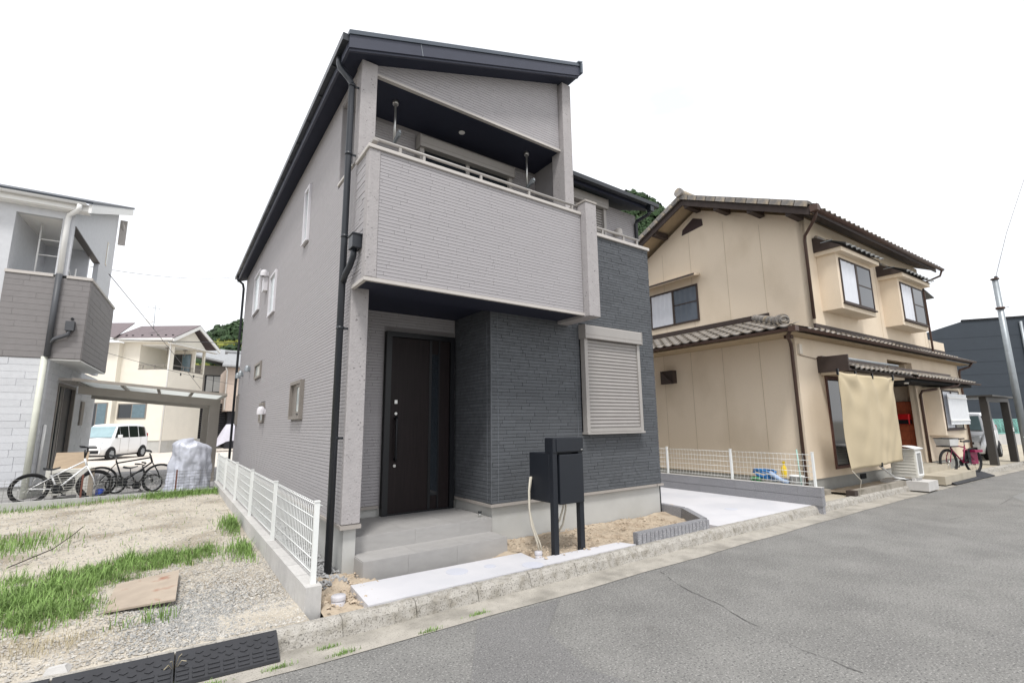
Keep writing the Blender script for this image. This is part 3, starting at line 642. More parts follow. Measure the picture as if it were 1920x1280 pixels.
# porch and steps, tiled
P_ = part('porch', M().box(1.725,3.515,5.445,6.46,-0.2,0.305), porch_m, H)
def tiles(x0,x1,y,z0,z1,n,off):
    xs = [x0]+[x0+off+(x1-x0)/n*k for k in range(1,n)]+[x1]
    for a,b in zip(xs[:-1],xs[1:]): piece('tile', porch_m, H, ((a+b)/2,y-.004,(z0+z1)/2), (b-a-.0018,.012,z1-z0-.002))
tiles(1.735,3.505,5.437,0.145,0.307,3,0.12)
xs = [1.735,2.33,2.93,3.50]
for a,b in zip(xs[:-1],xs[1:]):
    for c,d in ((5.431,6.03),(6.03,6.45)): piece('tile', porch_m, H, ((a+b)/2,(c+d)/2,.308),(b-a-.0018,d-c-.0018,.012))
part('step', M().box(1.725,3.465,5.06,5.44,-0.2,0.14), porch_m, H)
tiles(1.715,3.475,5.055,-0.13,0.146,3,-0.1)
for a,b in zip([1.715,2.3,2.9],[2.3,2.9,3.475]): piece('tile', porch_m, H, ((a+b)/2,5.24,.1435),(b-a-.0018,.385,.012))
for x,sg in ((1.717,-1),(3.473,1)): piece('tile', porch_m, H, (x+sg*.001,5.243,0.006),(.012,.372,.266))
t = thing('door_stop', 'small steel door stop with black top on porch corner', 'door stop', (3.40,5.56,.314))
part('post', M().cyl((3.40,5.56,.314),(3.40,5.56,.365),.017,14), steel_m, t)
part('rubber_top', M().cyl((3.40,5.56,.365),(3.40,5.56,.385),.024,14), black_m, t)

# ------------------------------------------------------------------ letter box stand in front of the charcoal wall
t = thing('parcel_box', 'dark navy parcel locker with letter box on two posts in soil', 'parcel box', (4.0,4.52,0))
for x in (3.775, 4.185): part('post', M().box(x-.034,x+.034,4.47,4.54,-0.2,1.32), navy_m, t, bevel=.004)
part('locker', M().box(3.742,4.215,4.545,4.93,0.575,1.145), navy_m, t, bevel=.006)
part('locker_door', M().box(3.832,4.212,4.452,4.545,0.555,1.128), navy_m, t, bevel=.008)
lb = part('letter_box', M().box(3.742,4.222,4.46,4.62,1.15,1.325), navy_m, t, bevel=.006)
part('flap', M().box(3.79,4.218,4.450,4.462,1.163,1.315), navy_m, lb, bevel=.003)
part('latch', M().box(4.175,4.20,4.442,4.451,1.172,1.184), steel_m, lb)
solo('conduit', M().tube([(3.70,4.86,.85),(3.66,4.84,.7),(3.645,4.82,.5),(3.66,4.80,.3),(3.71,4.76,.1),(3.74,4.74,-.06)],.012,8).tube([(3.73,4.88,.85),(3.69,4.87,.68),(3.68,4.86,.45),(3.71,4.82,.25),(3.76,4.77,.08),(3.78,4.75,-.06)],.012,8), conduit_m, 'pair of beige conduits from the soil to behind the parcel box, left side', 'conduit', (3.72,4.76,0), group='beige conduits by the parcel box')
solo('conduit', M().tube([(4.16,4.75,.62),(4.15,4.78,.45),(4.12,4.82,.30),(4.06,4.86,.20)],.012,8).tube([(4.19,4.75,.62),(4.19,4.78,.42),(4.17,4.82,.24),(4.12,4.86,.14)],.012,8), conduit_m, 'two short beige conduits curling under the parcel box', 'conduit', (4.12,4.8,0), group='beige conduits by the parcel box')
# granite faced edging round the soil bed
E_ = thing('edging', 'low grey granite faced block edging around the soil bed', 'edging', (5.5,4.3,0))
def edge_run(pts, w, z0, z1, step):
    for (xa,ya),(xb,yb) in zip(pts[:-1],pts[1:]):
        L_ = math.hypot(xb-xa,yb-ya); n = max(1,round(L_/step)); ang = math.atan2(yb-ya,xb-xa)
        for k in range(n):
            c = (k+.5)/n; o = piece('block', dblock_m, E_, (xa+(xb-xa)*c, ya+(yb-ya)*c, (z0+z1)/2), (L_/n-.003, w, z1-z0), ang)
edge_run([(4.93,4.30),(6.40,4.30)],.10,-.06,.125,.6)
edge_run([(6.43,4.335),(6.95,5.02)],.10,-.06,.125,.45); edge_run([(6.97,5.06),(7.02,5.55)],.10,-.06,.125,.5)
rib = M()
for k in range(19):
    x = 4.90+k*.0805; rib.box(x,x+.066,4.238,4.256,-.03,.118)
part('ribbed_face', rib, dblock_m, E_)
solo('wood_offcut', M().prism([(7.14,5.62),(7.36,5.55),(7.44,5.60),(7.42,5.66),(7.16,5.74)],'z',.02,.055), mk('raw_wood',(206,176,132),.8,.1,8), 'pale wood offcut lying on the white driveway by the corner downpipe', 'wood offcut', (7.25,5.65,0))
solo('offcut_slab', M().prism([(7.08,5.60),(7.4,5.50),(7.5,5.56),(7.15,5.68)],'z',.006,.018), navy_m, 'thin dark strip under the wood offcut on the driveway', 'strip', (7.25,5.6,0))

# ------------------------------------------------------------------ left boundary: block wall and white mesh fence
W_ = thing('block_wall', 'pale concrete block wall below the white mesh fence', 'wall', (1.1,4.45,0))
y = 4.435
while y < 14.2: piece('block', block_m, W_, (1.103,y+.199,0.02), (.128,.3895,.335)); y += .3985
def mesh_fence(root, A, B, z0, z1, nposts, mat, dv=0.05, hw=6, wire=.0025, post=.021, tilt=0.03):
    A, B = Vector(A), Vector(B); L_ = (B-A).length; d = (B-A)/L_; nrm = Vector((-d.y, d.x, 0))
    for k in range(nposts):
        p = A+d*L_*k/(nposts-1); part('fence_post', M().bar((p.x,p.y,z0-.02),(p.x,p.y,z1+.02),post*2,post*1.6,(d.x,d.y,0)).box(p.x-post*1.1,p.x+post*1.1,p.y-post*1.1,p.y+post*1.1,z1+.02,z1+.03), mat, root)
    for k in range(nposts-1):
        a = A+d*(L_*k/(nposts-1)+post); b = A+d*(L_*(k+1)/(nposts-1)-post); mm = M(); l = (b-a).length
        for j in range(hw):
            z = z0+.05+(z1-z0-.07)*j/(hw-1); mm.tube([a+nrm*-.018+Vector((0,0,z)), b+nrm*-.018+Vector((0,0,z))],.0048,5)
        n = int(l/dv)
        for i in range(n+1):
            p = a+d*(l*i/n)+nrm*-.018; c = nrm*-tilt
            mm.tube([p+c+Vector((0,0,z0+.02)), p+Vector((0,0,z0+.07)), p+Vector((0,0,z1-.05)), p+c*.6+Vector((0,0,z1-.012)), p+c*1.2+Vector((0,0,z1-.02))], wire, 4)
        part('mesh_panel', mm, mat, root)
F_ = thing('mesh_fence', 'white wire mesh fence along the left side of the grey house', 'fence', (1.12,4.5,.187))
mesh_fence(F_, (1.115,4.53,0), (1.09,14.25,0), 0.187, 0.83, 6, fence_m, dv=.068, wire=.0046)
# right boundary: two courses of granite faced block, white fence
W2 = thing('block_wall', 'dark granite faced block wall between driveway and tan house', 'wall', (9.55,4.05,0))
y = 4.02; k = 0
while y < 12.5:
    for z, zz in ((0.075,.15),(.235,.165)): piece('block', dblock_m, W2, (9.555,y+.2+(0 if z<.1 else .0),z+.003), (.12,.397,zz-.005))
    y += .40
part('base_course', M().box(9.51,9.60,4.03,12.6,-.25,.31), dblock_m, W2)
part('coping', M().box(9.493,9.617,4.018,12.42,.317,.324), block_m, W2)
F2 = thing('mesh_fence', 'white wire mesh fence on dark block wall beside the tan house', 'fence', (9.56,4.1,.325))
mesh_fence(F2, (9.56,4.13,0), (9.56,12.0,0), 0.325, 0.90, 6, fence_m, dv=.075, tilt=-.03)

# ------------------------------------------------------------------ left lot: plywood, ramps, sticks, weeds
solo('plywood_board', M().hexa([(-.30,5.36,.02),(.18,5.30,.035),(.22,6.22,.06),(-.27,6.15,.03),(-.30,5.36,.035),(.18,5.30,.05),(.22,6.22,.075),(-.27,6.15,.045)]), ply_m, 'weathered plywood board with rust stain lying on the gravel lot', 'plywood board', (0,5.8,0))
def ramp(x0, x1, label):
    t = thing('kerb_ramp', label, 'kerb ramp', ((x0+x1)/2, kerb_y((x0+x1)/2)-.2, -.13), group='black rubber ramps against the kerb')
    top = lambda x: (x, kerb_y(x)-.085, .016); bot = lambda x: (x, kerb_y(x)-.29, -.125)
    mm = M(); n = 6; vs = []
    for i in range(n+1):
        x = x0+(x1-x0)*i/n; a = top(x); b = bot(x)
        vs += [a, (x, a[1]-.02, a[2]-.003), (b[0], b[1]+.004, b[2]+.018), b, (x, a[1], -.13)]
    mm.add(vs, [(i*5+j, (i+1)*5+j, (i+1)*5+(j+1)%5, i*5+(j+1)%5) for i in range(n) for j in range(5)]+[(0,1,2,3,4), tuple(n*5+j for j in (4,3,2,1,0))])
    part('ramp_body', mm, rubber_m, t)
    tr = M(); nrm = Vector((0,-.135,.205)).normalized()
    def P(x, s, h):
        a, b = Vector((x, kerb_y(x)-.11, .010)), Vector((x, kerb_y(x)-.287, -.104)); return a+(b-a)*s+nrm*h
    c = max(4, round((x1-x0)/.083)); dx = (x1-x0)/c
    for i in range(c):
        xa = x0+dx*i
        for s0,s1,f in ((.56,.64,.86),(.71,.79,.86),(.86,.94,.86)):
            tr.hexa([P(xa+dx*.07,s0,-.002),P(xa+dx*f,s0,-.002),P(xa+dx*f,s1,-.002),P(xa+dx*.07,s1,-.002),P(xa+dx*.1,s0+.01,.005),P(xa+dx*(f-.03),s0+.01,.005),P(xa+dx*(f-.03),s1-.01,.005),P(xa+dx*.1,s1-.01,.005)])
        for sc,xo,w in ((.12,.5,.27),(.28,1.0,.27),(.42,.5,.27)):
            xc = xa+dx*xo
            if xc+dx*w > x1: continue
            q = [P(xc-dx*w,sc,0),P(xc,sc-.055,0),P(xc+dx*w,sc,0),P(xc,sc+.055,0)]
            tr.hexa([v-nrm*.002 for v in q]+[v+nrm*.005 for v in q])
    part('tread', tr, rubber_m, t)
ramp(0.175, 0.785, 'black rubber kerb ramp with diamond tread, rightmost, beside the bare kerb')
ramp(-0.44, 0.165, 'black rubber kerb ramp with diamond tread, between two other ramps')
ramp(-1.06, -0.452, 'black rubber kerb ramp with diamond tread, at the left edge of the view')
solo('stone', M().hexa([(-.50,4.33,.0),(-.38,4.31,.0),(-.36,4.40,.0),(-.5,4.41,.0),(-.48,4.34,.035),(-.40,4.33,.04),(-.39,4.38,.035),(-.48,4.39,.03)]), block_m, 'flat pale stone behind the joint of the rubber ramps', 'stone', (-.44,4.36,0))
solo('stick', M().tube([(-1.28,7.6,.04),(-1.02,8.3,.06),(-.92,8.9,.10),(-.86,9.3,.14)],.006,6), dbrown_m, 'thin dark stick lying on the sandy lot', 'stick', (-1.05,8.4,0))
grass_m = mk('grass_blade', (122, 150, 84), 0.8, 0.25, 3, piece=0.3)
dry_m = mk('dry_grass', (178, 168, 142), 0.9, 0.15, 5, piece=0.2)
def blades(name, n, sampler, mat, hmin, hmax, w=.004):
    mm = M()
    for _ in range(n):
        s = sampler()
        if s is None: continue
        x, y, z, k = s; h = random.uniform(hmin, hmax)*k; a = random.uniform(0, 6.28); lean = random.uniform(.2, .9)*h
        dx, dy = math.cos(a)*lean, math.sin(a)*lean; px, py = -math.sin(a)*w, math.cos(a)*w
        mm.add([(x-px,y-py,z-.01),(x+px,y+py,z-.01),(x+dx*.4+px*.8,y+dy*.4+py*.8,z+h*.6),(x+dx*.4-px*.8,y+dy*.4-py*.8,z+h*.6),(x+dx,y+dy,z+h*random.uniform(.65,1))],[(0,1,2,3),(3,2,4)])
    o = part(name, mm, mat); o['kind'] = 'stuff'; return o
clumps = []
for _ in range(150):                                     # the green band across the middle of the lot
    u = random.random(); x = -2.3+2.9*u; yc = 5.55+2.0*max(0,u-.1)**.9
    y = yc+random.gauss(0, .55*(1-u)**.6+.10); 
    if -.38 < x < .28 and 5.2 < y < 6.32: continue
    if y < kerb_y(x)+.75: continue
    clumps.append((x, y, random.uniform(.06,.17)*(1.1-.35*u), random.uniform(.6,1.15)))
for _ in range(55):
    x, y = random.gauss(-.78,.3), random.gauss(5.9,.38)
    if y > kerb_y(x)+.8 and not (-.40 < x < .3 and 5.2 < y < 6.35): clumps.append((x, y, random.uniform(.06,.15), random.uniform(.6,1.2)))
CW = [c[2]**2 for c in clumps]
def g1():
    c = random.choices(clumps, CW)[0]; a = random.uniform(0,6.28); r = c[2]*min(2.6,abs(random.gauss(0,.8)))
    x, y = c[0]+r*math.cos(a)*1.4, c[1]+r*math.sin(a)
    if x > 1.02: return None
    return (x, y, lot_z(x,y), c[3]*max(.35,1.15-.4*r/c[2])*random.choice((.5,.7,.9,1,1.1,1.7)))
blades('grass', 20000, g1, grass_m, .03, .135, .0030)
blades('dry_grass', 3000, lambda: (lambda s: s and (s[0]+random.gauss(0,.1),s[1]+random.gauss(0,.1),s[2],s[3]*.6))(g1()), dry_m, .02, .09, .003)
def g2():                                                # tufts along the block walls and the far curb
    r = random.random()
    if r < .42: x, y = random.uniform(-.35, 1.0), 13.35-abs(random.gauss(0,.28)); x = min(1.0, x+.3*random.random())
    elif r < .52: x, y = random.uniform(-2.6,-.2), 13.35-abs(random.gauss(0,.2))
    elif r < .64: x, y = .98-abs(random.gauss(0,.10)), random.gauss(8.7,.3)
    elif r < .72: x, y = .95-abs(random.gauss(0,.12)), random.gauss(6.95,.25)
    elif r < .85: x, y = random.uniform(-2.2,.9), random.uniform(6.0,13.0)
    elif r < .99: x, y = -1.5+random.gauss(0,.28), random.gauss(9.1,.45)
    else: x, y = random.gauss(.05,.12), random.gauss(4.98,.05)
    if .72 <= r < .85 and random.random() < .6: return None
    return None if x > 1.03 else (x, y, lot_z(x,y), random.uniform(.6,1.2)*(.4 if .72 <= r < .85 else 1))
blades('grass', 6000, g2, grass_m, .04, .17, .0042)
drystraw = lambda: (random.gauss(-.62,.25), random.gauss(4.9,.13), .01, 1.0)
blades('dry_grass', 550, drystraw, dry_m, .015, .05, .0022)
def weed_kerb():
    x, y = random.choice([(1.12,3.985),(1.18,3.83),(.75,3.88),(1.85,3.80),(.35,3.9),(.17,4.02),(-.2,3.95),(2.35,3.86)]); x += random.gauss(0,.05)
    return (x, y+random.gauss(0,.01), -.13, random.uniform(.4,1.0))
blades('weeds', 800, weed_kerb, grass_m, .01, .05, .0025)
tw = M()
for a in ((.03,-.05,.12),(-.03,-.08,.10),(.06,-.02,.06),(-.06,-.1,.07)): tw.tube([(.17,4.12,-.08),(.17+a[0]*.6,4.08+a[1]*.5,-.03+a[2]*.5),(.17+a[0],4.06+a[1],-.06+a[2])],.0025,4)
solo('weed', tw, dry_m, 'dry weed stalk growing at the joint between two rubber ramps', 'weed', (.17,4.1,-.1))
solo('weed', M().tube([(.02,5.02,0),(.03,5.03,.07),(.05,5.0,.13)],.003,4).tube([(.02,5.02,0),(-.02,5.04,.06),(-.03,5.03,.1)],.003,4), grass_m, 'single thin weed in front of the plywood board', 'weed', (.02,5.02,0))

# ------------------------------------------------------------------ far curb, wire fence, bikes
solo('low_curb', M().box(-14,1.03,13.5,13.62,-.3,.10), conc_m, 'low concrete curb at the back of the vacant lot', 'curb', (-1,13.5,0))
wf = thing('wire_fence', 'thin grey wire fence on the low curb in front of the bicycles', 'fence', (-1,13.56,.1))
wm = M(); wire_m = mk('dull_wire', (128, 128, 126), .5, .05, metal=.3)
for k in range(7): wm.tube([(-6,13.56,.13+k*.065),(1.0,13.56,.13+k*.065)],.004,4)
for k in range(70): wm.tube([(-6+k*.1,13.56,.10),(-6+k*.1,13.56,.52)],.0032,4)
part('wire_mesh', wm, wire_m, wf)
for x in (-2.95,-1.36,.25): part('fence_post', M().box(x-.015,x+.015,13.545,13.575,.08,.56), mk('rust_brown_post',(112,74,64),.7,.1) if x == -2.95 else bpy.data.materials['rust_brown_post'], wf)
def wheel(root, cx, r, rim_mat, w=.02, cy=0.0, spokes=10, name='wheel', tyre_mat=None):
    o = part(name, M().tube([(cx+r*math.cos(a),cy,r+r*math.sin(a)) for a in [2*math.pi*i/28 for i in range(28)]], w, 8, closed=True), tyre_mat or tyre_m, root)
    rr = r-w*1.3
    part('rim', M().tube([(cx+rr*math.cos(a),cy,r+rr*math.sin(a)) for a in [2*math.pi*i/28 for i in range(28)]], w*.55, 6, closed=True), rim_mat, o)
    sp = M()
    for i in range(spokes):
        a = 2*math.pi*i/spokes; sp.tube([(cx,cy,r),(cx+rr*math.cos(a),cy,r+rr*math.sin(a))],.003,4)
    sp.cyl((cx,cy-.04,r),(cx,cy+.04,r),.022,10); part('spokes', sp, steel_m, o); return o
def bicycle(loc, rot, label, frame_m, wb=1.02, r=.31, w=.02, style='sport', rim=None, group=None):
    t = thing('bicycle', label, 'bicycle', loc, rot, group, local=True); rim = rim or alloy_m
    rear, front = -wb/2, wb/2
    wheel(t, rear, r, rim, w); wheel(t, front, r, rim, w)
    bb = (rear+.42, 0, r-.04); sz = .86 if style != 'small' else .55; st = (rear+.26, 0, sz-.10)
    if style == 'bmx': st = (rear+.30,0,.55)
    hd = (front-.22, 0, .86 if style != 'small' else .55); hb = (front-.17, 0, hd[2]-.16)
    f = M(); f.tube([bb, st],.016,8).tube([(st[0],0,st[2]-.05), (hd[0]+.02,0,hd[2]-.05)],.017,8).tube([bb, hb],.019,8).tube([hd, hb],.02,8)
    for s in (-.045,.045): f.tube([(bb[0],s*.4,bb[2]),(rear,s,r)],.010,6).tube([(st[0],s*.3,st[2]-.06),(rear,s,r)],.009,6)
    part('frame', f, frame_m, t)
    fk = M()
    for s in (-.05,.05): fk.tube([(hb[0],s*.7,hb[2]),(front-.04,s,r+.15),(front,s,r)],.012,6)
    part('fork', fk, frame_m if style != 'sport' else black_m, t)
    hz_ = hd[2]+.08 if style != 'bmx' else hd[2]+.22
    hbm = M().tube([hd,(hd[0]-.02,0,hz_-.03)],.015,8)
    if style == 'bmx': hbm.tube([(hd[0]+.02,-.28,hz_+.02),(hd[0]+.03,-.12,hz_-.05),(hd[0],0,hd[2]+.02),(hd[0]+.03,.12,hz_-.05),(hd[0]+.02,.28,hz_+.02)],.012,8)
    else: hbm.tube([(hd[0]-.08,-.28,hz_+.03),(hd[0],-.2,hz_+.02),(hd[0]+.01,0,hz_-.02),(hd[0],.2,hz_+.02),(hd[0]-.08,.28,hz_+.03)],.013,8)
    h = part('handlebar', hbm, black_m, t)
    part('grips', M().tube([(hd[0]-.10,-.28,hz_+.035),(hd[0]-.02,-.22,hz_+.025)],.018,8).tube([(hd[0]-.10,.28,hz_+.035),(hd[0]-.02,.22,hz_+.025)],.018,8), black_m, h)
    sa = M().grid(lambda a,b: (st[0]-.14+.27*a, (b-.5)*(.16*(1-a)**.7+.04), st[2]+.13+.03*(1-abs(2*b-1)**2)-.03*math.sin(a*3.14)), 8, 6)
    sa.grid(lambda a,b: (st[0]-.14+.27*a, (.5-b)*(.16*(1-a)**.7+.04), st[2]+.115-.02*math.sin(a*3.14)), 8, 6)
    part('saddle', sa, black_m, t)
    part('seat_post', M().tube([st,(st[0]-.01,0,st[2]+.13)],.012,8), steel_m, t)
    cr_ = M().cyl((bb[0],-.05,bb[2]),(bb[0],-.042,bb[2]),.09,20).tube([(bb[0],-.06,bb[2]),(bb[0]+.11,-.06,bb[2]-.12)],.010,6).tube([(bb[0],.06,bb[2]),(bb[0]-.11,.06,bb[2]+.12)],.010,6)
    cr_.box(bb[0]+.07,bb[0]+.15,-.15,-.06,bb[2]-.13,bb[2]-.11).box(bb[0]-.15,bb[0]-.07,.06,.15,bb[2]+.11,bb[2]+.13)
    part('crank', cr_, black_m, t); 
    part('chain', M().tube([(bb[0],-.045,bb[2]+.085),(rear,-.045,r+.035)],.006,4).tube([(bb[0],-.045,bb[2]-.085),(rear,-.045,r-.035)],.006,4), black_m, t)
    return t
bicycle((-1.72,14.15,0), R(8), 'white framed bicycle with high handlebar nearest the downpipe', carw_m, wb=1.02, r=.29, w=.026, style='bmx', rim=black_m, group='bicycles behind the low curb')
bicycle((-.62,14.5,0), R(4), 'black bicycle with thin tyres in the middle of the yard', black_m, wb=1.10, r=.32, w=.017, rim=black_m, group='bicycles behind the low curb')
bicycle((-.55,14.95,0), R(-12), 'small black folding bicycle behind the black bicycle', black_m, wb=.72, r=.19, w=.02, style='small', rim=alloy_m, group='bicycles behind the low curb')
# silver cover over a motor scooter
def cov(a, b):
    th = a*2*math.pi; c, q = math.cos(th), math.sin(th)
    top = 1.22-.10*max(0,c)**2+.05*max(0,-c)**2-.06*math.exp(-((c+.25)/.25)**2)   # handlebar hump on the left, seat on the right
    k = 1.0 if b < .86 else math.sqrt(max(0.0, 1-((b-.86)/.14)**2))
    taper = .98-.05*b+.10*math.exp(-b*7)*(1-.8*c)
    crease = abs(math.sin(th*3.5+b*1.6+.4))**.7*.075 + abs(math.sin(th*6+b*3.4))*.045*(1-b) + .035*math.sin(th*15+b*7)*(1-b*.6)
    crease += .05*math.sin(b*11+th*2)*math.exp(-((b-.62)/.2)**2)
    rx, ry = .47*taper*k*(1-crease), .36*taper*k*(1-crease)
    sag = .05*abs(math.sin(th*2+1))*(1-b)**3
    nz_ = noise.turbulence(Vector((c*2.2,q*2.2,b*3.2)),3,False)*.05*(1-.3*b)
    rx -= nz_; ry -= nz_
    return (.54+rx*c-.03*(1-b), 14.4+ry*q, -.02+sag+top*b+.02*math.sin(th*4+b*5)*b*(1-b))
solo('scooter_cover', M().grid(cov, 110, 56), silver_m, 'silver sheet draped over a scooter beside the carport post', 'scooter cover', (.55,14.4,0))
ac_m = mk('ac_casing', (206, 204, 196), .5, .04, 3)
def outdoor_unit(loc, rot, label, cover=False):
    t = thing('outdoor_unit', label, 'air conditioner', loc, rot, local=True)
    part('casing', M().box(-.38,.38,-.14,.14,.06,.62), ac_m, t, bevel=.012)
    if not cover:
        part('fan_opening', M().cyl((-.09,-.142,.34),(-.09,-.149,.34),.23,28), void_m, t)
        g = M()
        for k in range(9): g.box(-.32,.15,-.156,-.150,.13+k*.052,.137+k*.052)
        part('grille', g, ac_m, t)
        part('fan_blades', M().bar((-.25,-.146,.28),(.07,-.146,.40),.09,.01).bar((-.16,-.146,.5),(-.02,-.146,.18),.09,.01), ac_m, t)
    else:
        for k in range(8): part('louver', M().hexa([(-.34,-.142,.11+k*.06),(.34,-.142,.11+k*.06),(.34,-.139,.11+k*.06),(-.34,-.139,.11+k*.06),(-.34,-.153,.155+k*.06),(.34,-.153,.155+k*.06),(.34,-.139,.165+k*.06),(-.34,-.139,.165+k*.06)]), ac_m, t)
        part('side_frame', M().box(.381,.40,-.13,-.10,.1,.58).box(.381,.40,.10,.13,.1,.58).box(.381,.40,-.10,.10,.55,.58).box(.381,.40,-.10,.10,.1,.13), white_m, t)
        part('side_panel', M().box(.378,.386,-.10,.10,.13,.55), mk('grey_grille',(140,140,138),.6,.1), t)
    part('foot', M().box(-.30,-.20,-.17,.17,0,.06), block_m, t); part('foot', M().box(.20,.30,-.17,.17,0,.06), block_m, t)
    if cover: part('top_cover', M().grid(lambda a,b: (-.44+.88*a, -.22+.44*b, .64+.05*math.sin(a*math.pi)), 8, 2).box(-.42,.42,-.2,.2,.622,.64), white_m, t)
    return t
outdoor_unit((-1.72,14.85,0), R(-6), 'cream air conditioner unit behind the white framed bicycle')
solo('plywood_sheet', M().hexa([(-2.02,14.83,.62),(-1.45,14.80,.62),(-1.45,15.02,.97),(-2.02,15.05,.97),(-2.02,14.85,.62),(-1.45,14.82,.62),(-1.45,15.04,.97),(-2.02,15.07,.97)]), ply2_m, 'plywood sheet leaning on top of the air conditioner', 'plywood sheet', (-1.7,14.9,.6))
solo('timber_post', M().box(-1.33,-1.24,14.2,14.28,-.05,.62), mk('grey_timber',(150,140,126),.9,.15,6,stretch=(6,6,.6)), 'short grey timber post between the bicycles', 'post', (-1.28,14.24,0))
solo('watering_can', M().lathe([(.075,0),(.08,.16),(.05,.18)],(-1.12,14.35,0),14).tube([(-1.05,14.35,.06),(-.97,14.33,.16)],.012,6), mk('blue_plastic',(40,70,160),.5,.05), 'small blue can on the ground behind the wire fence', 'can', (-1.12,14.35,0))

# ------------------------------------------------------------------ tan house on the right (local frame, slightly turned)
T = thing('tan_house', 'old tan rendered two storey house with dark tiled roofs', 'house', (11.0,4.84,0), R(-1.4), local=True)
NX = 11.1
part('foundation', M().box(0.02,NX-.02,0.02,6.5,-.35,.27), mk('old_foundation',(150,150,146),.9,.08,3,.3,60), T)
part('foundation_vent', M().box(2.42,2.72,0.0,0.021,.12,.235), void_m, T)
lw = M()
# lower storey with real openings: sliding door, entrance recess, high nook
lw.box(0,1.18,0,.15,.27,3.3).box(1.18,3.05,0,.15,2.5,3.3).box(1.18,3.05,0,.15,.27,.42).box(3.05,4.98,0,.15,.27,3.3)
lw.box(4.98,6.8,0,.15,2.5,2.80).box(4.98,6.8,0,.15,3.12,3.3).box(6.8,NX,0,.15,.27,3.3).box(7.12,7.3,.15,1.2,.27,3.3)
lw.box(0,.15,.15,6.5,.27,3.3).box(NX-.15,NX,.15,6.5,.27,3.3).box(.15,NX-.15,6.35,6.5,.27,3.3)
part('lower_wall', lw, tan_m, T)
nk = M().box(4.98,6.8,.55,.62,2.8,3.12).box(4.98,6.8,.15,.55,2.78,2.80).box(6.74,6.80,.15,.55,2.8,3.12)
part('nook', nk, tan_m, T)
uw = M().box(1.0,8.65,0.02,.15,3.3,6.34).box(8.5,8.65,.15,5.6,3.3,6.15).box(1.15,8.5,5.5,5.6,3.3,6.15)
uw.prism([(0.02,3.3),(5.6,3.3),(5.6,6.15),(2.83,7.60),(0.02,6.34)], 'x', 1.0, 1.14)
part('upper_wall', uw, tan_m, T)
part('rear_balcony_wall', M().box(8.66,10.2,0.03,2.2,3.4,4.0), tan_m, T)
seal_m = mk('joint_sealant',(190,175,152),.9,.05)
for yy,zt_ in ((1.04,6.5),(2.02,6.95),(3.12,6.98),(4.1,6.6)): part('wall_joint', M().box(.996,1.001,yy,yy+.010,3.9,zt_), seal_m, T)
for yy in (.80,1.73,2.63,3.5): part('wall_joint', M().box(-.004,.001,yy,yy+.010,.28,3.29), seal_m, T)
for xx in (5.05,8.4): part('wall_joint', M().box(xx,xx+.01,.016,.021,3.72,6.08), seal_m, T)
stain = M()
# lower pent roof
def slope_poly(pts, th=.05): return M().add([(x,y,z) for x,y,z in pts]+[(x,y,z-th) for x,y,z in pts],[tuple(range(len(pts))),tuple(reversed(range(len(pts),2*len(pts))))]+[(i,len(pts)+i,len(pts)+(i+1)%len(pts),(i+1)%len(pts)) for i in range(len(pts))])
zs = lambda x: 3.40+(x+.80)*.34
zf = lambda y: 3.40+(y+.34)*.45
part('pent_roof_deck', slope_poly([(-.80,-.34,zs(-.8)-.03),(1.0,1.3,zs(1.0)-.03),(1.0,6.5,zs(1.0)-.03),(-.80,6.5,zs(-.8)-.03)]), dbrown_m, T)
part('pent_roof_deck', slope_poly([(-.80,-.34,zf(-.34)-.03),(NX+.3,-.34,zf(-.34)-.03),(NX+.3,0.02,zf(0)-.03),(1.0,0.02,zf(0)-.03),(1.0,1.3,zf(1.3)-.03)]), dbrown_m, T)
part('soffit', M().box(-.74,-.003,-.003,6.5,3.29,3.31).box(-.74,NX+.25,-.30,-.003,3.29,3.31), mk('soffit_board',(170,152,126),.9,.06), T)
TW, TL_ = .262, .31
def tile_mesh(w, l, mat):
    mm = M(); n = 9
    def wz(u): return .028*math.cos(2*math.pi*(u+.12))*(1 if math.cos(2*math.pi*(u+.12)) > 0 else .55)
    def fn(a, b): return (w*1.04*a, l*1.1*b-.012*(.5+.5*math.cos(2*math.pi*a)), wz(a)+.03*(1-b))
    mm.grid(fn, n, 2)
    vs = [fn(i/n, 0) for i in range(n+1)]; mm.add(vs+[(x, y+.004, z-.032) for x, y, z in vs], [(i+1, i, n+1+i, n+2+i) for i in range(n)])
    return mesh_of('roof_tile_form', mm, mat)
TM = tile_mesh(TW, TL_, tile_m)
def tile(x, y, z, pitch, rz, parent=None, mesh=None):
    o = bpy.data.objects.new('roof_tile', mesh or TM); COL.objects.link(o); o.parent = parent or T
    o.location = (x, y, z); o.rotation_euler = (pitch, random.uniform(-.015,.015), rz); return o
ps = math.atan(.34); pf = math.atan(.45)
for c in range(21):
    for r in range(6):
        x = -.86+r*TL_*math.cos(ps); y = 5.1-c*TW
        if y-TW < -.34+(x+.8)*.92-.05 : continue
        tile(x, y, zs(x), ps, R(-90))
for c in range(44): tile(-.30+c*TW, -.40, zf(-.40), pf, 0)
st2 = M()
for c in range(38):
    x = 1.0+c*TW; st2.grid(lambda a,b: (x+TW*a, -.12+.14*b, zf(-.12)+.05+.06*b+.028*math.cos(2*math.pi*(a+.12))), 6, 1)
part('roof_tiles_behind', st2, tile_m, T, stuff=True)
part('wall_flashing', M().box(1.0,10.0,-.03,.019,3.56,3.70).box(.965,.999,1.0,5.6,zs(1.0)+.02,zs(1.0)+.14), dbrown_m, T)
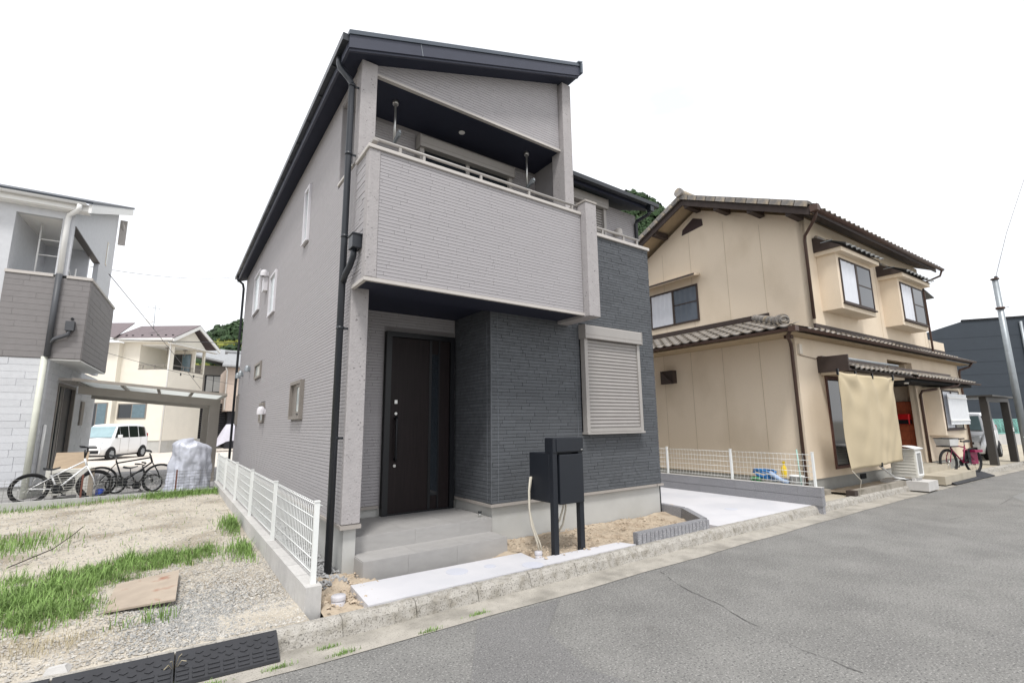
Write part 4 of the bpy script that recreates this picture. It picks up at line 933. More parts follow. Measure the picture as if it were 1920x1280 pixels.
# hip ridge with round end tile
hip = M()
for k in range(7):
    a = k/7; p = Vector((-.42+1.40*a,.06+1.30*a,zs(-.42+1.40*a)+.07)); q = Vector((-.42+1.40*(a+.155),.06+1.30*(a+.155),zs(-.42+1.40*(a+.155))+.075))
    hip.tube([p,q],[.10,.09],10)
part('hip_ridge_tiles', hip, tile_m, T)
od = part('ridge_end_tile', M().cyl((-.52,-.05,3.60),(-.40,.07,3.62),.135,20).cyl((-.55,-.08,3.60),(-.52,-.05,3.60),.09,16), tile_m, T)
sw = M().tube([(-.56+.0*k,-.09+.0*k,3.60)+Vector((0,0,0)) if False else (-.56+.07*math.cos(k*.6)*(1-k/14),-.09-.07*math.cos(k*.6)*(1-k/14),3.60+.085*math.sin(k*.6)*(1-k/14)) for k in range(12)],.016,6)
part('swirl', sw, tile_m, od)
# gutters
def hgut(a, b, r=.055):
    a, b = Vector(a), Vector(b); d = (b-a).normalized(); n = Vector((-d.y,d.x,0)); mm = M(); vs = []
    for p in (a, b):
        for rr in (r, r-.006):
            for i in range(9): t = math.pi+math.pi*i/8; vs.append(p+n*math.cos(t)*rr+Vector((0,0,math.sin(t)*rr)))
    mm.add(vs,[(i,i+1,18+i+1,18+i) for i in range(8)]+[(9+i+1,9+i,27+i,27+i+1) for i in range(8)]+[(0,9,27,18),(8,26,35,17)]+[(i,9+i,9+i+1,i+1) for i in range(8)]+[(18+i+1,27+i+1,27+i,18+i) for i in range(8)],True); return mm
part('gutter', hgut((-.88,5.4,3.38),(-.88,-.36,3.34)), brown_m, T)
part('gutter', hgut((-.86,-.42,3.36),(NX+.25,-.42,3.40)), brown_m, T)
part('gutter_head', M().box(-.42,-.30,-.12,.02,3.22,3.34), brown_m, T)
part('gutter_corner', M().box(-.95,-.80,-.48,-.34,3.27,3.37), brown_m, T)
part('downpipe', M().tube([(-.82,-.32,3.30),(-.5,-.10,3.24),(-.09,.05,3.16),(-.055,.06,3.05),(-.055,.06,-.05)],.035,10), brown_m, T)
part('downpipe', M().tube([(NX+.1,-.38,3.36),(NX+.08,-.30,3.22),(NX-.12,-.08,3.12),(NX-.12,-.06,3.0),(NX-.12,-.06,-.05)],.035,10), brown_m, T)
# upper roof
ze = lambda y: 6.28+(y+.45)*.47 if y < 2.83 else 6.28+(2.83+.45)*.47-(y-2.83)*.47
rx0, rx1 = .36, 8.92
def deckv(a, b):
    x = rx0+(rx1-rx0)*a; y = -.42+6.5*b; return (x, y, ze(y)-.02+.02*math.cos(2*math.pi*x/TW))
part('upper_roof', M().grid(deckv, 140, 20), tile_m, T)
up = M()
for sgn in (0,1):
    ya, yb = (-.36,2.83) if sgn == 0 else (2.83,6.02)
    up.add([(rx0+.05,ya,ze(ya)-.1),(rx1-.05,ya,ze(ya)-.1),(rx1-.05,yb,ze(yb)-.1),(rx0+.05,yb,ze(yb)-.1)],[(0,3,2,1)])
part('eave_boards', up, bpy.data.materials['soffit_board'], T)
bb = M()
for ya, yb in ((-.44,2.83),(2.83,6.1)):
    bb.hexa([(rx0+.02,ya,ze(ya)-.23),(rx0+.055,ya,ze(ya)-.23),(rx0+.055,yb,ze(yb)-.23),(rx0+.02,yb,ze(yb)-.23),(rx0+.02,ya,ze(ya)-.03),(rx0+.055,ya,ze(ya)-.03),(rx0+.055,yb,ze(yb)-.03),(rx0+.02,yb,ze(yb)-.03)])
part('barge_board', bb, dbrown_m, T)
pl_ = []
for yy in (.02,.93,1.83,2.72,3.9,5.0): part('purlin_end', M().box(rx0+.06,1.0,yy-.07,yy+.07,ze(yy)-.28,ze(yy)-.12), dbrown_m, T)
part('eave_fascia', M().box(rx0+.06,rx1,-.40,-.37,6.17,6.28), dbrown_m, T)
part('eave_soffit', M().add([(.99,-.37,ze(-.37)-.115),(8.7,-.37,ze(-.37)-.115),(8.7,.02,ze(.02)-.115),(.99,.02,ze(.02)-.115)],[(0,3,2,1)]), dbrown_m, T)
pu = math.atan(.47)
for c in range(32): tile(rx0+.12+c*TW, -.50, ze(-.50)+.02, pu, 0)
vt = M().box(-.11,.07,0,.285,-.02,.035).box(-.11,-.075,0,.285,-.095,-.02); VM = mesh_of('verge_tile_form', vt, tile_m)
for k in range(12):
    s = -.46+k*.275; tile(rx0+.05, s, ze(s)+.05, pu, 0, mesh=VM)
for k in range(11):
    s = 2.86+k*.275; tile(rx0+.05, s, ze(s)+.05, -pu, 0, mesh=VM)
rt = M().tube([(rx0-.05,2.83,ze(2.83)+.12),(rx1,2.83,ze(2.83)+.12)],.12,10).cyl((rx0-.12,2.83,ze(2.83)+.14),(rx0-.04,2.83,ze(2.83)+.13),.13,16)
part('ridge_tiles', rt, tile_m, T)
part('gutter', hgut((rx0+.02,-.55,6.17),(rx1,-.55,6.22),.06), brown_m, T)
part('gutter_end', M().box(rx0-.02,rx0+.10,-.63,-.47,6.10,6.25), brown_m, T)
part('downpipe', M().tube([(rx0+.12,-.55,6.12),(rx0+.2,-.45,5.98),(.92,-.06,5.80),(.955,-.03,5.68),(.96,-.03,3.8)],.035,10), brown_m, T)
part('downpipe', M().tube([(rx1-.1,-.55,6.15),(8.80,-.5,6.0),(8.72,-.06,5.85),(8.72,-.05,5.6),(8.72,-.05,3.62),(9.1,-.05,3.56)],.03,10), brown_m, T)
part('balcony_roof', M().hexa([(8.6,-.1,5.62),(9.5,-.1,5.45),(9.5,2.0,5.45),(8.6,2.0,5.62),(8.6,-.1,5.65),(9.5,-.1,5.48),(9.5,2.0,5.48),(8.6,2.0,5.65)]), gutter_m, T)
part('balcony_frame', M().box(9.36,9.42,.3,.36,3.9,5.47), brown_m, T)
part('gable_vent', M().prism([(2.62,7.06),(3.34,6.98),(3.30,7.14),(2.92,7.38),(2.64,7.26)],'x',.985,1.001), mk('vent_brown',(60,46,44),.7,.1), T)
# window of the gable side
def window_side(x, y0, y1, z0, z1):
    w = part('window', M().box(x-.03,x+.01,y0-.05,y1+.05,z0-.05,z0).box(x-.03,x+.01,y0-.05,y1+.05,z1,z1+.05).box(x-.03,x+.01,y0-.05,y0,z0,z1).box(x-.03,x+.01,y1,y1+.05,z0,z1), dbrown_m, T)
    ym = (y0+y1)/2
    part('sash', M().box(x-.028,x-.01,ym-.03,ym+.03,z0,z1).box(x-.022,x-.008,y0,ym-.03,z0+.52,z0+.55), dbrown_m, w)
    part('curtain', M().grid(lambda a,b: (x-.010+.007*math.sin(a*30+2*math.sin(b*2)), ym+.03+(y1-ym-.03)*a, z0+(z1-z0)*b), 44, 4), curtain_lit_m, w)
    part('curtain', M().grid(lambda a,b: (x-.010+.006*math.sin(a*26), y0+(ym-.03-y0)*a, z0+(z1-z0)*b), 40, 2), curtain_dim_m, w)
    return w
window_side(1.0, 3.0, 4.62, 4.38, 5.36)
part('window_hood', M().prism([(.68,5.58),(1.0,5.64),(1.0,5.70),(.68,5.63)],'y',2.84,4.85), tan_m, T)
part('hood_edge', M().box(.66,.685,2.82,4.87,5.595,5.635), dbrown_m, T)
# bay windows
BAYT = tile_mesh(.25, .42, mk('glazed_roof_tile',(134,136,136),.3,.1,8,piece=.08,spec=.6))
def bay(x0, x1, z0, z1, wz0, wz1, roof=True):
    b = part('bay_window', M().box(x0,x1,-.40,0.021,z0,z1), tan_m, T)
    fx0, fx1 = x0+.12, x1-.08; xm = (fx0+fx1)/2
    part('frame', M().box(fx0,fx1,-.425,-.40,wz0,wz0+.05).box(fx0,fx1,-.425,-.40,wz1-.04,wz1).box(fx0,fx0+.04,-.425,-.40,wz0+.05,wz1-.04).box(fx1-.04,fx1,-.425,-.40,wz0+.05,wz1-.04).box(xm-.05,xm+.05,-.425,-.40,wz0+.05,wz1-.04), dbrown_m, b)
    part('curtain', M().grid(lambda a,c: (fx0+.04+(xm-.09-fx0)*a, -.409-.004*math.sin(a*20), wz0+.05+(wz1-wz0-.09)*c), 30, 1), curtain_lit_m, b)
    part('dark_pane', M().box(xm+.05,fx1-.04,-.416,-.404,wz0+.05,wz1-.04), dglass_m, b)
    part('sash_rail', M().box(xm+.05,fx1-.04,-.421,-.416,(wz0+wz1)/2,(wz0+wz1)/2+.03), dbrown_m, b)
    part('sill', M().box(fx0-.03,fx1+.03,-.46,-.40,wz0-.03,wz0), dbrown_m, b)
    return b
for x0 in (1.55, 5.30):
    x1 = x0+1.95; bay(x0,x1,4.06,5.40,4.20,5.30)
    part('bay_eave', M().box(x0-.08,x1+.14,-.56,0.02,5.40,5.50), tan_m, T)
    part('bay_roof_side', M().prism([(-.60,5.50),(.02,5.50),(.02,5.86),(-.05,5.86)],'x',x0-.12,x0-.06).prism([(-.60,5.50),(.02,5.50),(.02,5.86)],'x',x0-.06,x1+.14), dbrown_m, T)
    for k in range(8): tile(x0-.04+k*.27, -.64, 5.53, R(29), 0, mesh=BAYT)
    part('bay_ridge', M().tube([(x0-.08,-.06,5.88),(x1+.1,-.06,5.88)],.045,8), tile_m, T)
    part('side_plate', M().box(x0-.125,x0-.121,-.42,-.16,5.68,5.70), gmetal_m, T)
# ground floor bay at the far end with the slatted screen
b3 = bay(7.35, 9.1, 1.02, 2.40, 1.18, 2.33)
sc = part('privacy_screen', M().box(7.55,9.3,-.53,-.51,1.42,1.46).box(7.55,9.3,-.53,-.51,2.08,2.12), white_m, T)
scm = mk('translucent_slats', (224,227,230), .4, .03)
for k in range(17): part('slat', M().box(7.56+k*.1045,7.56+k*.1045+.085,-.51,-.495,1.32,2.22), scm, sc)
# lower tiled hoods over door and entrance
for x0, x1, zz in ((.95,4.65,0.0),(4.70,9.95,-.02)):
    part('hood_deck', M().hexa([(x0,-.62,2.56+zz),(x1,-.62,2.56+zz),(x1,0,2.56+zz),(x0,0,2.56+zz),(x0,-.62,2.60+zz),(x1,-.62,2.60+zz),(x1,0,2.84+zz),(x0,0,2.84+zz)]), dbrown_m, T)
    nt_ = int((x1-x0-.1)/TW)
    for k in range(nt_): tile(x0+.06+k*TW, -.68, 2.60+zz, R(22), 0)
    hb_ = M()
    for k in range(nt_): hb_.grid(lambda a,c,x=x0+.06+k*TW: (x+TW*a,-.42+.40*c,2.725+zz+.165*c+.028*math.cos(2*math.pi*(a+.12))),6,1)
    part('hood_tiles_behind', hb_, tile_m, T, stuff=True)
    part('hood_flashing', M().box(x0,x1-.1,-.10,-.003,2.86+zz,2.93+zz), brown_m, T)
part('hood_side', M().box(.90,.95,-.62,0,2.55,2.90), dbrown_m, T)
part('hood_bracket', M().box(1.0,4.6,-.45,-.003,2.50,2.555), tan_m, T)
part('roller', M().tube([(1.0,-.40,2.86),(4.4,-.40,2.86)],.03,8), gmetal_m, T)
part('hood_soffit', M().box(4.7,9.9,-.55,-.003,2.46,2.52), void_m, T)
part('entry_gutter', hgut((4.6,-.74,2.56),(9.95,-.74,2.56),.045), brown_m, T)
part('downpipe', M().tube([(8.0,-.72,2.54),(7.9,-.68,2.44),(7.0,-.10,2.30),(6.95,-.06,2.2),(6.95,-.06,-.05)],.035,10), brown_m, T)
# sliding door behind the canvas
part('door_frame', M().box(1.18,1.27,-.02,.12,.42,2.5).box(1.27,3.05,-.02,.12,.42,.48).box(1.27,3.05,-.02,.12,2.42,2.5).box(2.1,2.17,.02,.12,.48,2.42), mk('reddish_wood',(92,58,48),.6,.15,4), T)
part('door_pane', M().box(1.27,3.05,.06,.07,.48,2.42), dglass_m, T)
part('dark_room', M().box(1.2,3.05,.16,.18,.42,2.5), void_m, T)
# entrance recess
part('recess_back', M().box(4.98,7.12,1.2,1.25,.27,2.5), mk('entrance_door',(110,66,48),.6,.2,4), T)
rb = part('tiled_wall', M().box(6.98,7.12,.05,1.2,.30,2.02), bpy.data.materials['reddish_wood'], T)
for r in range(6):
    for c in range(4): piece('tile', redtile_m, rb, (6.974,.19+.28*c,.44+.285*r), (.012,.274,.279))
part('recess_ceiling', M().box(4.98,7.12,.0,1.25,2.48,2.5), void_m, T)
part('door_post', M().box(6.80,6.86,-.02,.05,.27,2.5).box(6.92,6.99,-.02,.05,.27,2.5), tan_m, T)
mb = thing('letter_box', 'red letter box on the brown tiled entrance wall', 'letter box', (0,0,0), 0)
mb.parent = None
def tw(x, y, z):
    a = R(-1.4); return (11+x*math.cos(a)-y*math.sin(a), 4.84+x*math.sin(a)+y*math.cos(a), z)
mb.scale = (.75,.75,.75); mb.location = tw(6.96,.32,1.33); mb.rotation_euler = (0,0,R(-1.4)); ORG[mb.name] = (0,0,0)
part('box', M().box(-.30,.0,-.12,.30,.02,.42), redmetal_m, mb, bevel=.02)
part('flap', M().box(-.305,-.298,-.09,.27,.03,.20), black_m, mb)
part('front_plate', M().box(-.27,-.03,-.127,-.119,.03,.20), black_m, mb)
part('step', M().box(4.6,7.1,-.95,-.02,-.1,.10), pave_m, T); part('step', M().box(4.9,7.1,-.45,1.2,.10,.26), pave_m, T)
part('wall_fan', M().box(-.16,0,3.12,3.46,2.52,2.86).prism([(3.10,2.50),(3.48,2.50),(3.48,2.86)],'x',-.22,-.16), dbrown_m, T)
part('small_window', M().box(-.04,0,4.25,5.2,1.6,2.5), alu_m, T)
part('meter_box', M().box(.05,.17,-.06,0,2.92,3.14), cream_m, T)
part('wall_cable', M().tube([(.1,-.02,2.9),(1.5,-.02,2.83),(3.6,-.02,2.93)],.006,5), brown_m, T)
part('porch_lamp', M().cyl((5.0,-.35,2.42),(5.0,-.35,2.50),.05,12), white_m, T)
# canvas sunshade hanging from the hood
def shade(a, b):
    x = .17+2.85*a+.05*(1-b)*(1-2*a); y = -.68-.02*(1-b)+.03*math.sin(a*9+b*3)*(1-b*.5)+.04*math.sin(math.pi*a)*math.sin(math.pi*b)*-1
    zt_ = 2.48-.035*abs(math.sin(a*math.pi*3)); y += -.05*(b**2)*abs(math.sin(3*math.pi*a))+.035*math.sin(a*24+5*b)*b**2 +.02*math.sin(a*40-b*14)*a*(1-b)*.5 + .022*math.sin((a-.1)*20-b*9)*(1-a)*b + .006*math.sin(b*23+a*7)*math.sin(a*7)**2 + .008*math.sin(a*11+b*9)*(1-b)
    for ax in (0.0, 1.0):
        dx_, dz_ = abs(a-ax)+.03, (1-b)+.03; dd = math.hypot(dx_, dz_)
        y += .022*math.sin(9*math.atan2(dz_, dx_)+1)*math.exp(-2.2*dd)*min(1, dd*6)
    return (x, y, .50+.05*a+(zt_-.50-.05*a)*b)
sh = M().grid(shade, 60, 40)
so = part('canvas_sheet', sh, cloth_m); so.location = (11.0,4.84,0); so.rotation_euler = (0,0,R(-1.4)); so.name = 'canvas_sunshade'
so['label'] = 'khaki canvas sunshade hanging from the tiled hood over the door'; so['category'] = 'sunshade'
for k in (.33,.66,.98,.0): part('clip', M().box(*(lambda p: (p[0]-.02,p[0]+.02,p[1]-.02,p[1]+.015,p[2]-.07,p[2]+.06))(shade(k,1))), black_m, so)
part('rope', M().tube([shade(0,0),(.45,-.75,.3),(.36,-.72,.0)],.007,5), conduit_m, so); part('clip', M().box(*(lambda p: (p[0]-.02,p[0]+.02,p[1]-.02,p[1]+.015,p[2]-.03,p[2]+.06))(shade(.5,0))), black_m, so)
so.modifiers.new('thick','SOLIDIFY').thickness = .004
outdoor_unit(tw(3.32,-.62,.10), R(-90-1.4), 'white air conditioner unit with domed cover by the entrance step', cover=True).scale = (.66, 1.3, 1.12)
solo('unit_base', M().box(*(lambda p: (p[0]-.35,p[0]+.35,p[1]-.45,p[1]+.45,-.1,.10))(tw(3.32,-.62,0))), block_m, 'concrete base block under the air conditioner by the entrance', 'base block', tw(3.55,-.62,0))
solo('refrigerant_pipe', M().tube([tw(3.0,-.04,.62),tw(3.0,-.2,.4),tw(3.05,-.45,.15),tw(3.3,-.8,.08)],.025,8), white_m, 'white wrapped pipe from wall to the air conditioner by the entrance', 'pipe', tw(3.0,-.1,.1))
plant_m = mk('planter_concrete', (150,144,134), .95, .12, 10, .6, 60, col2=(112,106,96), c2pos=(.5,.7), c2scale=5)
pl2 = thing('planter_edging', 'low concrete planter edging below the canvas sunshade', 'planter', tw(1.5,-.5,0), R(-1.4), local=True)
for k in range(6): part('block', M().box(-1.1+k*.52,-1.1+k*.52+.515,-.18,-.06,-.15,.10), plant_m, pl2)
part('end_block', M().box(-1.26,-1.11,-.19,-.03,-.15,.10), dbrown_m, pl2)
part('block', M().box(-1.7,-1.12,.30,.40,-.15,.08), plant_m, pl2)
part('soil', M().grid(lambda a,b: (-1.1+3.1*a,-.06+.5*b,.03+.01*math.sin(a*40)*math.cos(b*20)),20,4), soil_m, pl2)
solo('stone', M().hexa([(10.0,4.3,-.02),(10.25,4.27,-.02),(10.28,4.42,-.02),(10.02,4.44,-.02),(10.03,4.32,.03),(10.22,4.30,.04),(10.24,4.39,.04),(10.04,4.41,.03)]), kerb_m, 'flat grey stone at the end of the dark block wall', 'stone', (10.1,4.35,0))
# things kept in the gap behind the white fence
def item(name, mm, mat, label, cat, loc): return solo(name, mm, mat, label, cat, loc)
cx, cy = 9.95, 4.62
item('bucket', M().lathe([(.10,0),(.125,.26),(.135,.26),(.13,.28)],(cx,cy,.18),18), white_m, 'white bucket behind the white fence at the tan house corner', 'bucket', (cx,cy,.18))
item('bench', M().box(9.85,10.15,4.4,5.6,.14,.17).box(9.88,9.92,4.42,4.46,-.05,.14).box(9.88,9.92,5.5,5.54,-.05,.14), dbrown_m, 'low dark bench carrying garden things behind the fence', 'bench', (10,5,0))
item('hose_bundle', M().tube([(9.98+.10*math.cos(k*.8),5.25+.22*math.sin(k*.8),.42+.10*math.sin(k*.5)) for k in range(26)],.022,6), mk('blue_hose',(40,110,170),.4,.05), 'blue hose bundle on the bench behind the white fence', 'hose', (9.98,5.25,.3))
item('hose_bundle', M().tube([(9.95+.09*math.cos(k*.9),5.38+.14*math.sin(k*.9),.30+.05*math.sin(k*.4)) for k in range(18)],.022,6), mk('green_hose',(50,150,80),.4,.05), 'green hose coil under the blue hose behind the fence', 'hose', (9.95,5.38,.2))
item('spray_bottle', M().lathe([(.05,0),(.055,.16),(.03,.2),(.018,.24),(.03,.26),(.03,.29)],(9.9,4.82,.42),12), mk('yellow_plastic',(210,180,40),.4,.05), 'yellow bottle above the white bucket behind the fence', 'bottle', (9.9,4.82,.42))
item('plastic_tube', M().tube([(9.9,4.75,.30),(9.88,4.95,.38),(9.9,5.1,.47)],.05,8), mk('pale_blue_plastic',(160,180,210),.5,.05), 'pale blue tube leaning between bucket and hoses', 'tube', (9.9,4.9,.3))
item('garden_pole', M().tube([(9.86,4.50,.1),(9.86,4.53,.95)],.012,8), mk('pale_green_pole',(150,190,180),.4,.05), 'pale green pole leaning in the corner behind the fence', 'pole', (9.86,4.5,.1))
# red bicycle with front basket
bk = bicycle(tw(7.35,-.62,-.03), R(162), 'pink red bicycle with big front basket by the far bay window', pinkframe_m, wb=1.02, r=.335, w=.028, style='city', rim=black_m)
bs = part('basket', M().hexa([(.30,-.17,.78),(.62,-.17,.78),(.62,.17,.78),(.30,.17,.78),(.27,-.20,.98),(.66,-.20,.98),(.66,.20,.98),(.27,.20,.98)]), mk('basket_cover',(206,206,204),.6,.06,8), bk)
part('basket_rim', M().tube([(.27,-.20,.98),(.66,-.20,.98),(.66,.20,.98),(.27,.20,.98)],.012,6,closed=True), black_m, bs)
part('carrier', M().box(.26,.66,-.16,.16,.745,.77), black_m, bk)
part('rear_seat', M().box(-.72,-.40,-.15,.15,.58,.64).box(-.70,-.42,-.02,.02,.25,.6), pinkframe_m, bk)
part('battery', M().box(-.36,-.24,-.05,.05,.28,.62), black_m, bk)

# ------------------------------------------------------------------ right background
gr = thing('kerb_plate', 'dark ribbed kerb plates on the gutter near the bicycle', 'kerb plate', (17.6,3.7,-.1))
for x0 in (16.0,17.1,18.2): part('plate', M().hexa([(x0,kerb_y(x0)-.45,-.12),(x0+1.08,kerb_y(x0+1.08)-.45,-.12),(x0+1.08,kerb_y(x0+1.08)-.1,-.01),(x0,kerb_y(x0)-.1,-.01),(x0,kerb_y(x0)-.45,-.10),(x0+1.08,kerb_y(x0+1.08)-.45,-.10),(x0+1.08,kerb_y(x0+1.08)-.1,.02),(x0,kerb_y(x0)-.1,.02)]), rubber_m, gr)
cpm = mk('dark_bronze', (60,58,56), .5, .05)
C_ = thing('carport', 'dark bronze carport on square posts with flat roof at the far right', 'carport', (23.4,4.1,0))
for x, y in ((22.3,4.08),(24.62,3.97),(22.6,9.0),(25.0,9.0)): part('post', M().box(x-.12,x+.12,y-.1,y+.1,-.2,2.05), cpm, C_)
part('beam', M().hexa([(22.2,4.0,2.05),(24.75,3.88,2.05),(24.75,4.05,2.05),(22.2,4.18,2.05),(22.2,4.0,2.2),(24.75,3.88,2.2),(24.75,4.05,2.2),(22.2,4.18,2.2)]), cpm, C_)
part('roof_panel', M().box(22.0,25.3,3.8,9.3,2.205,2.25), cpm, C_)
part('note', M().box(24.56,24.68,3.86,3.868,1.02,1.16), white_m, C_)
up_ = thing('utility_pole', 'tall pale grey steel utility pole at the right edge', 'utility pole', (24.1,3.55,-.1))
part('pole', M().cyl((24.1,3.55,-.3),(24.1,3.55,6.45),.105,18,.085), gmetal_m, up_)
part('cap', M().cyl((24.1,3.55,6.45),(24.1,3.55,6.49),.12,18), brown_m, up_)
part('clamp', M().cyl((24.1,3.55,5.35),(24.1,3.55,5.42),.128,18), brown_m, up_)
part('arm', M().bar((24.1,3.55,5.38),(24.9,3.45,5.52),.03,.03), gmetal_m, up_)
part('insulator', M().cyl((24.35,3.55,6.52),(24.35,3.55,6.62),.05,10), black_m, up_)
solo('cable', M().tube([(24.35,3.55,6.6),(24.6,3.1,8.2),(25.0,2.2,10.8),(25.5,1.0,14.0)],.007,5), gutter_m, 'thin cable rising from the utility pole top', 'cable', (24.35,3.55,6.6))
B_ = thing('dark_building', 'large charcoal clad building behind the carport at far right', 'building', (51.8,6.2,0))
d_ = Vector((-2.2,3.3,0)).normalized(); n_ = Vector((.83,.55,0))
p0 = Vector((51.8,6.2,0)); 
def bp(a, b, z): q = p0+d_*a+n_*b; return (q.x,q.y,z)
part('body', M().add([bp(0,0,-.3),bp(12,0,-.3),bp(12,12,-.3),bp(0,12,-.3),bp(0,0,8.9),bp(4.0,0,8.9),bp(12,0,6.4),bp(12,12,6.4),bp(4,12,8.9),bp(0,12,8.9)],[(0,1,6,5,4),(3,9,8,7,2),(0,4,9,3),(1,2,7,6),(4,5,8,9),(5,6,7,8)]), darkbld_m, B_)
part('parapet', M().hexa([bp(-.1,-.08,8.9),bp(4,-.08,8.9),bp(4,.15,8.9),bp(-.1,.15,8.9),bp(-.1,-.08,9.02),bp(4,-.08,9.02),bp(4,.15,9.02),bp(-.1,.15,9.02)]), black_m, B_)
part('side_wing', M().hexa([bp(-4,.6,-.3),bp(0,.6,-.3),bp(0,8,-.3),bp(-4,8,-.3),bp(-4,.6,8.6),bp(0,.6,8.6),bp(0,8,8.6),bp(-4,8,8.6)]), mk('grey_panel',(96,102,112),.7,.05), B_)
sl_ = M()
for k in range(1,9): sl_.hexa([bp(0,-.012,.95*k),bp(11.9,-.012,.95*k),bp(11.9,.01,.95*k),bp(0,.01,.95*k),bp(0,-.012,.95*k+.02),bp(11.9,-.012,.95*k+.02),bp(11.9,.01,.95*k+.02),bp(0,.01,.95*k+.02)])
part('panel_joints', sl_, mk('dark_joint',(56,62,71),.7,.03), B_)
part('downpipe', M().tube([bp(.6,-.1,8.6),bp(.6,-.1,0)],.1,8), gmetal_m, B_)
gw_ = thing('boundary_wall', 'grey block wall with green net fence behind the carport', 'wall', (42,7,0))
part('block_base', M().hexa([(36,9.3,-.3),(47,5.6,-.3),(47.05,5.8,-.3),(36.05,9.5,-.3),(36,9.3,.5),(47,5.6,.5),(47.05,5.8,.5),(36.05,9.5,.5)]), block_m, gw_)
gn = M()
for k in range(23): gn.bar((36+.5*k,9.4-.168*k,.5),(36+.5*k,9.4-.168*k,1.42),.05,.05)
for z in (.55,1.4): gn.bar((36,9.4,z),(47,5.7,z),.05,.05)
for k in range(90):
    a = k/90; gn.tube([(36+11*a,9.4-3.7*a,.55),(36+11*min(1,a+.06),9.4-3.7*min(1,a+.06),1.4)],.012,4); gn.tube([(36+11*a,9.4-3.7*a,1.4),(36+11*min(1,a+.06),9.4-3.7*min(1,a+.06),.55)],.012,4)
part('net', gn, greennet_m, gw_)

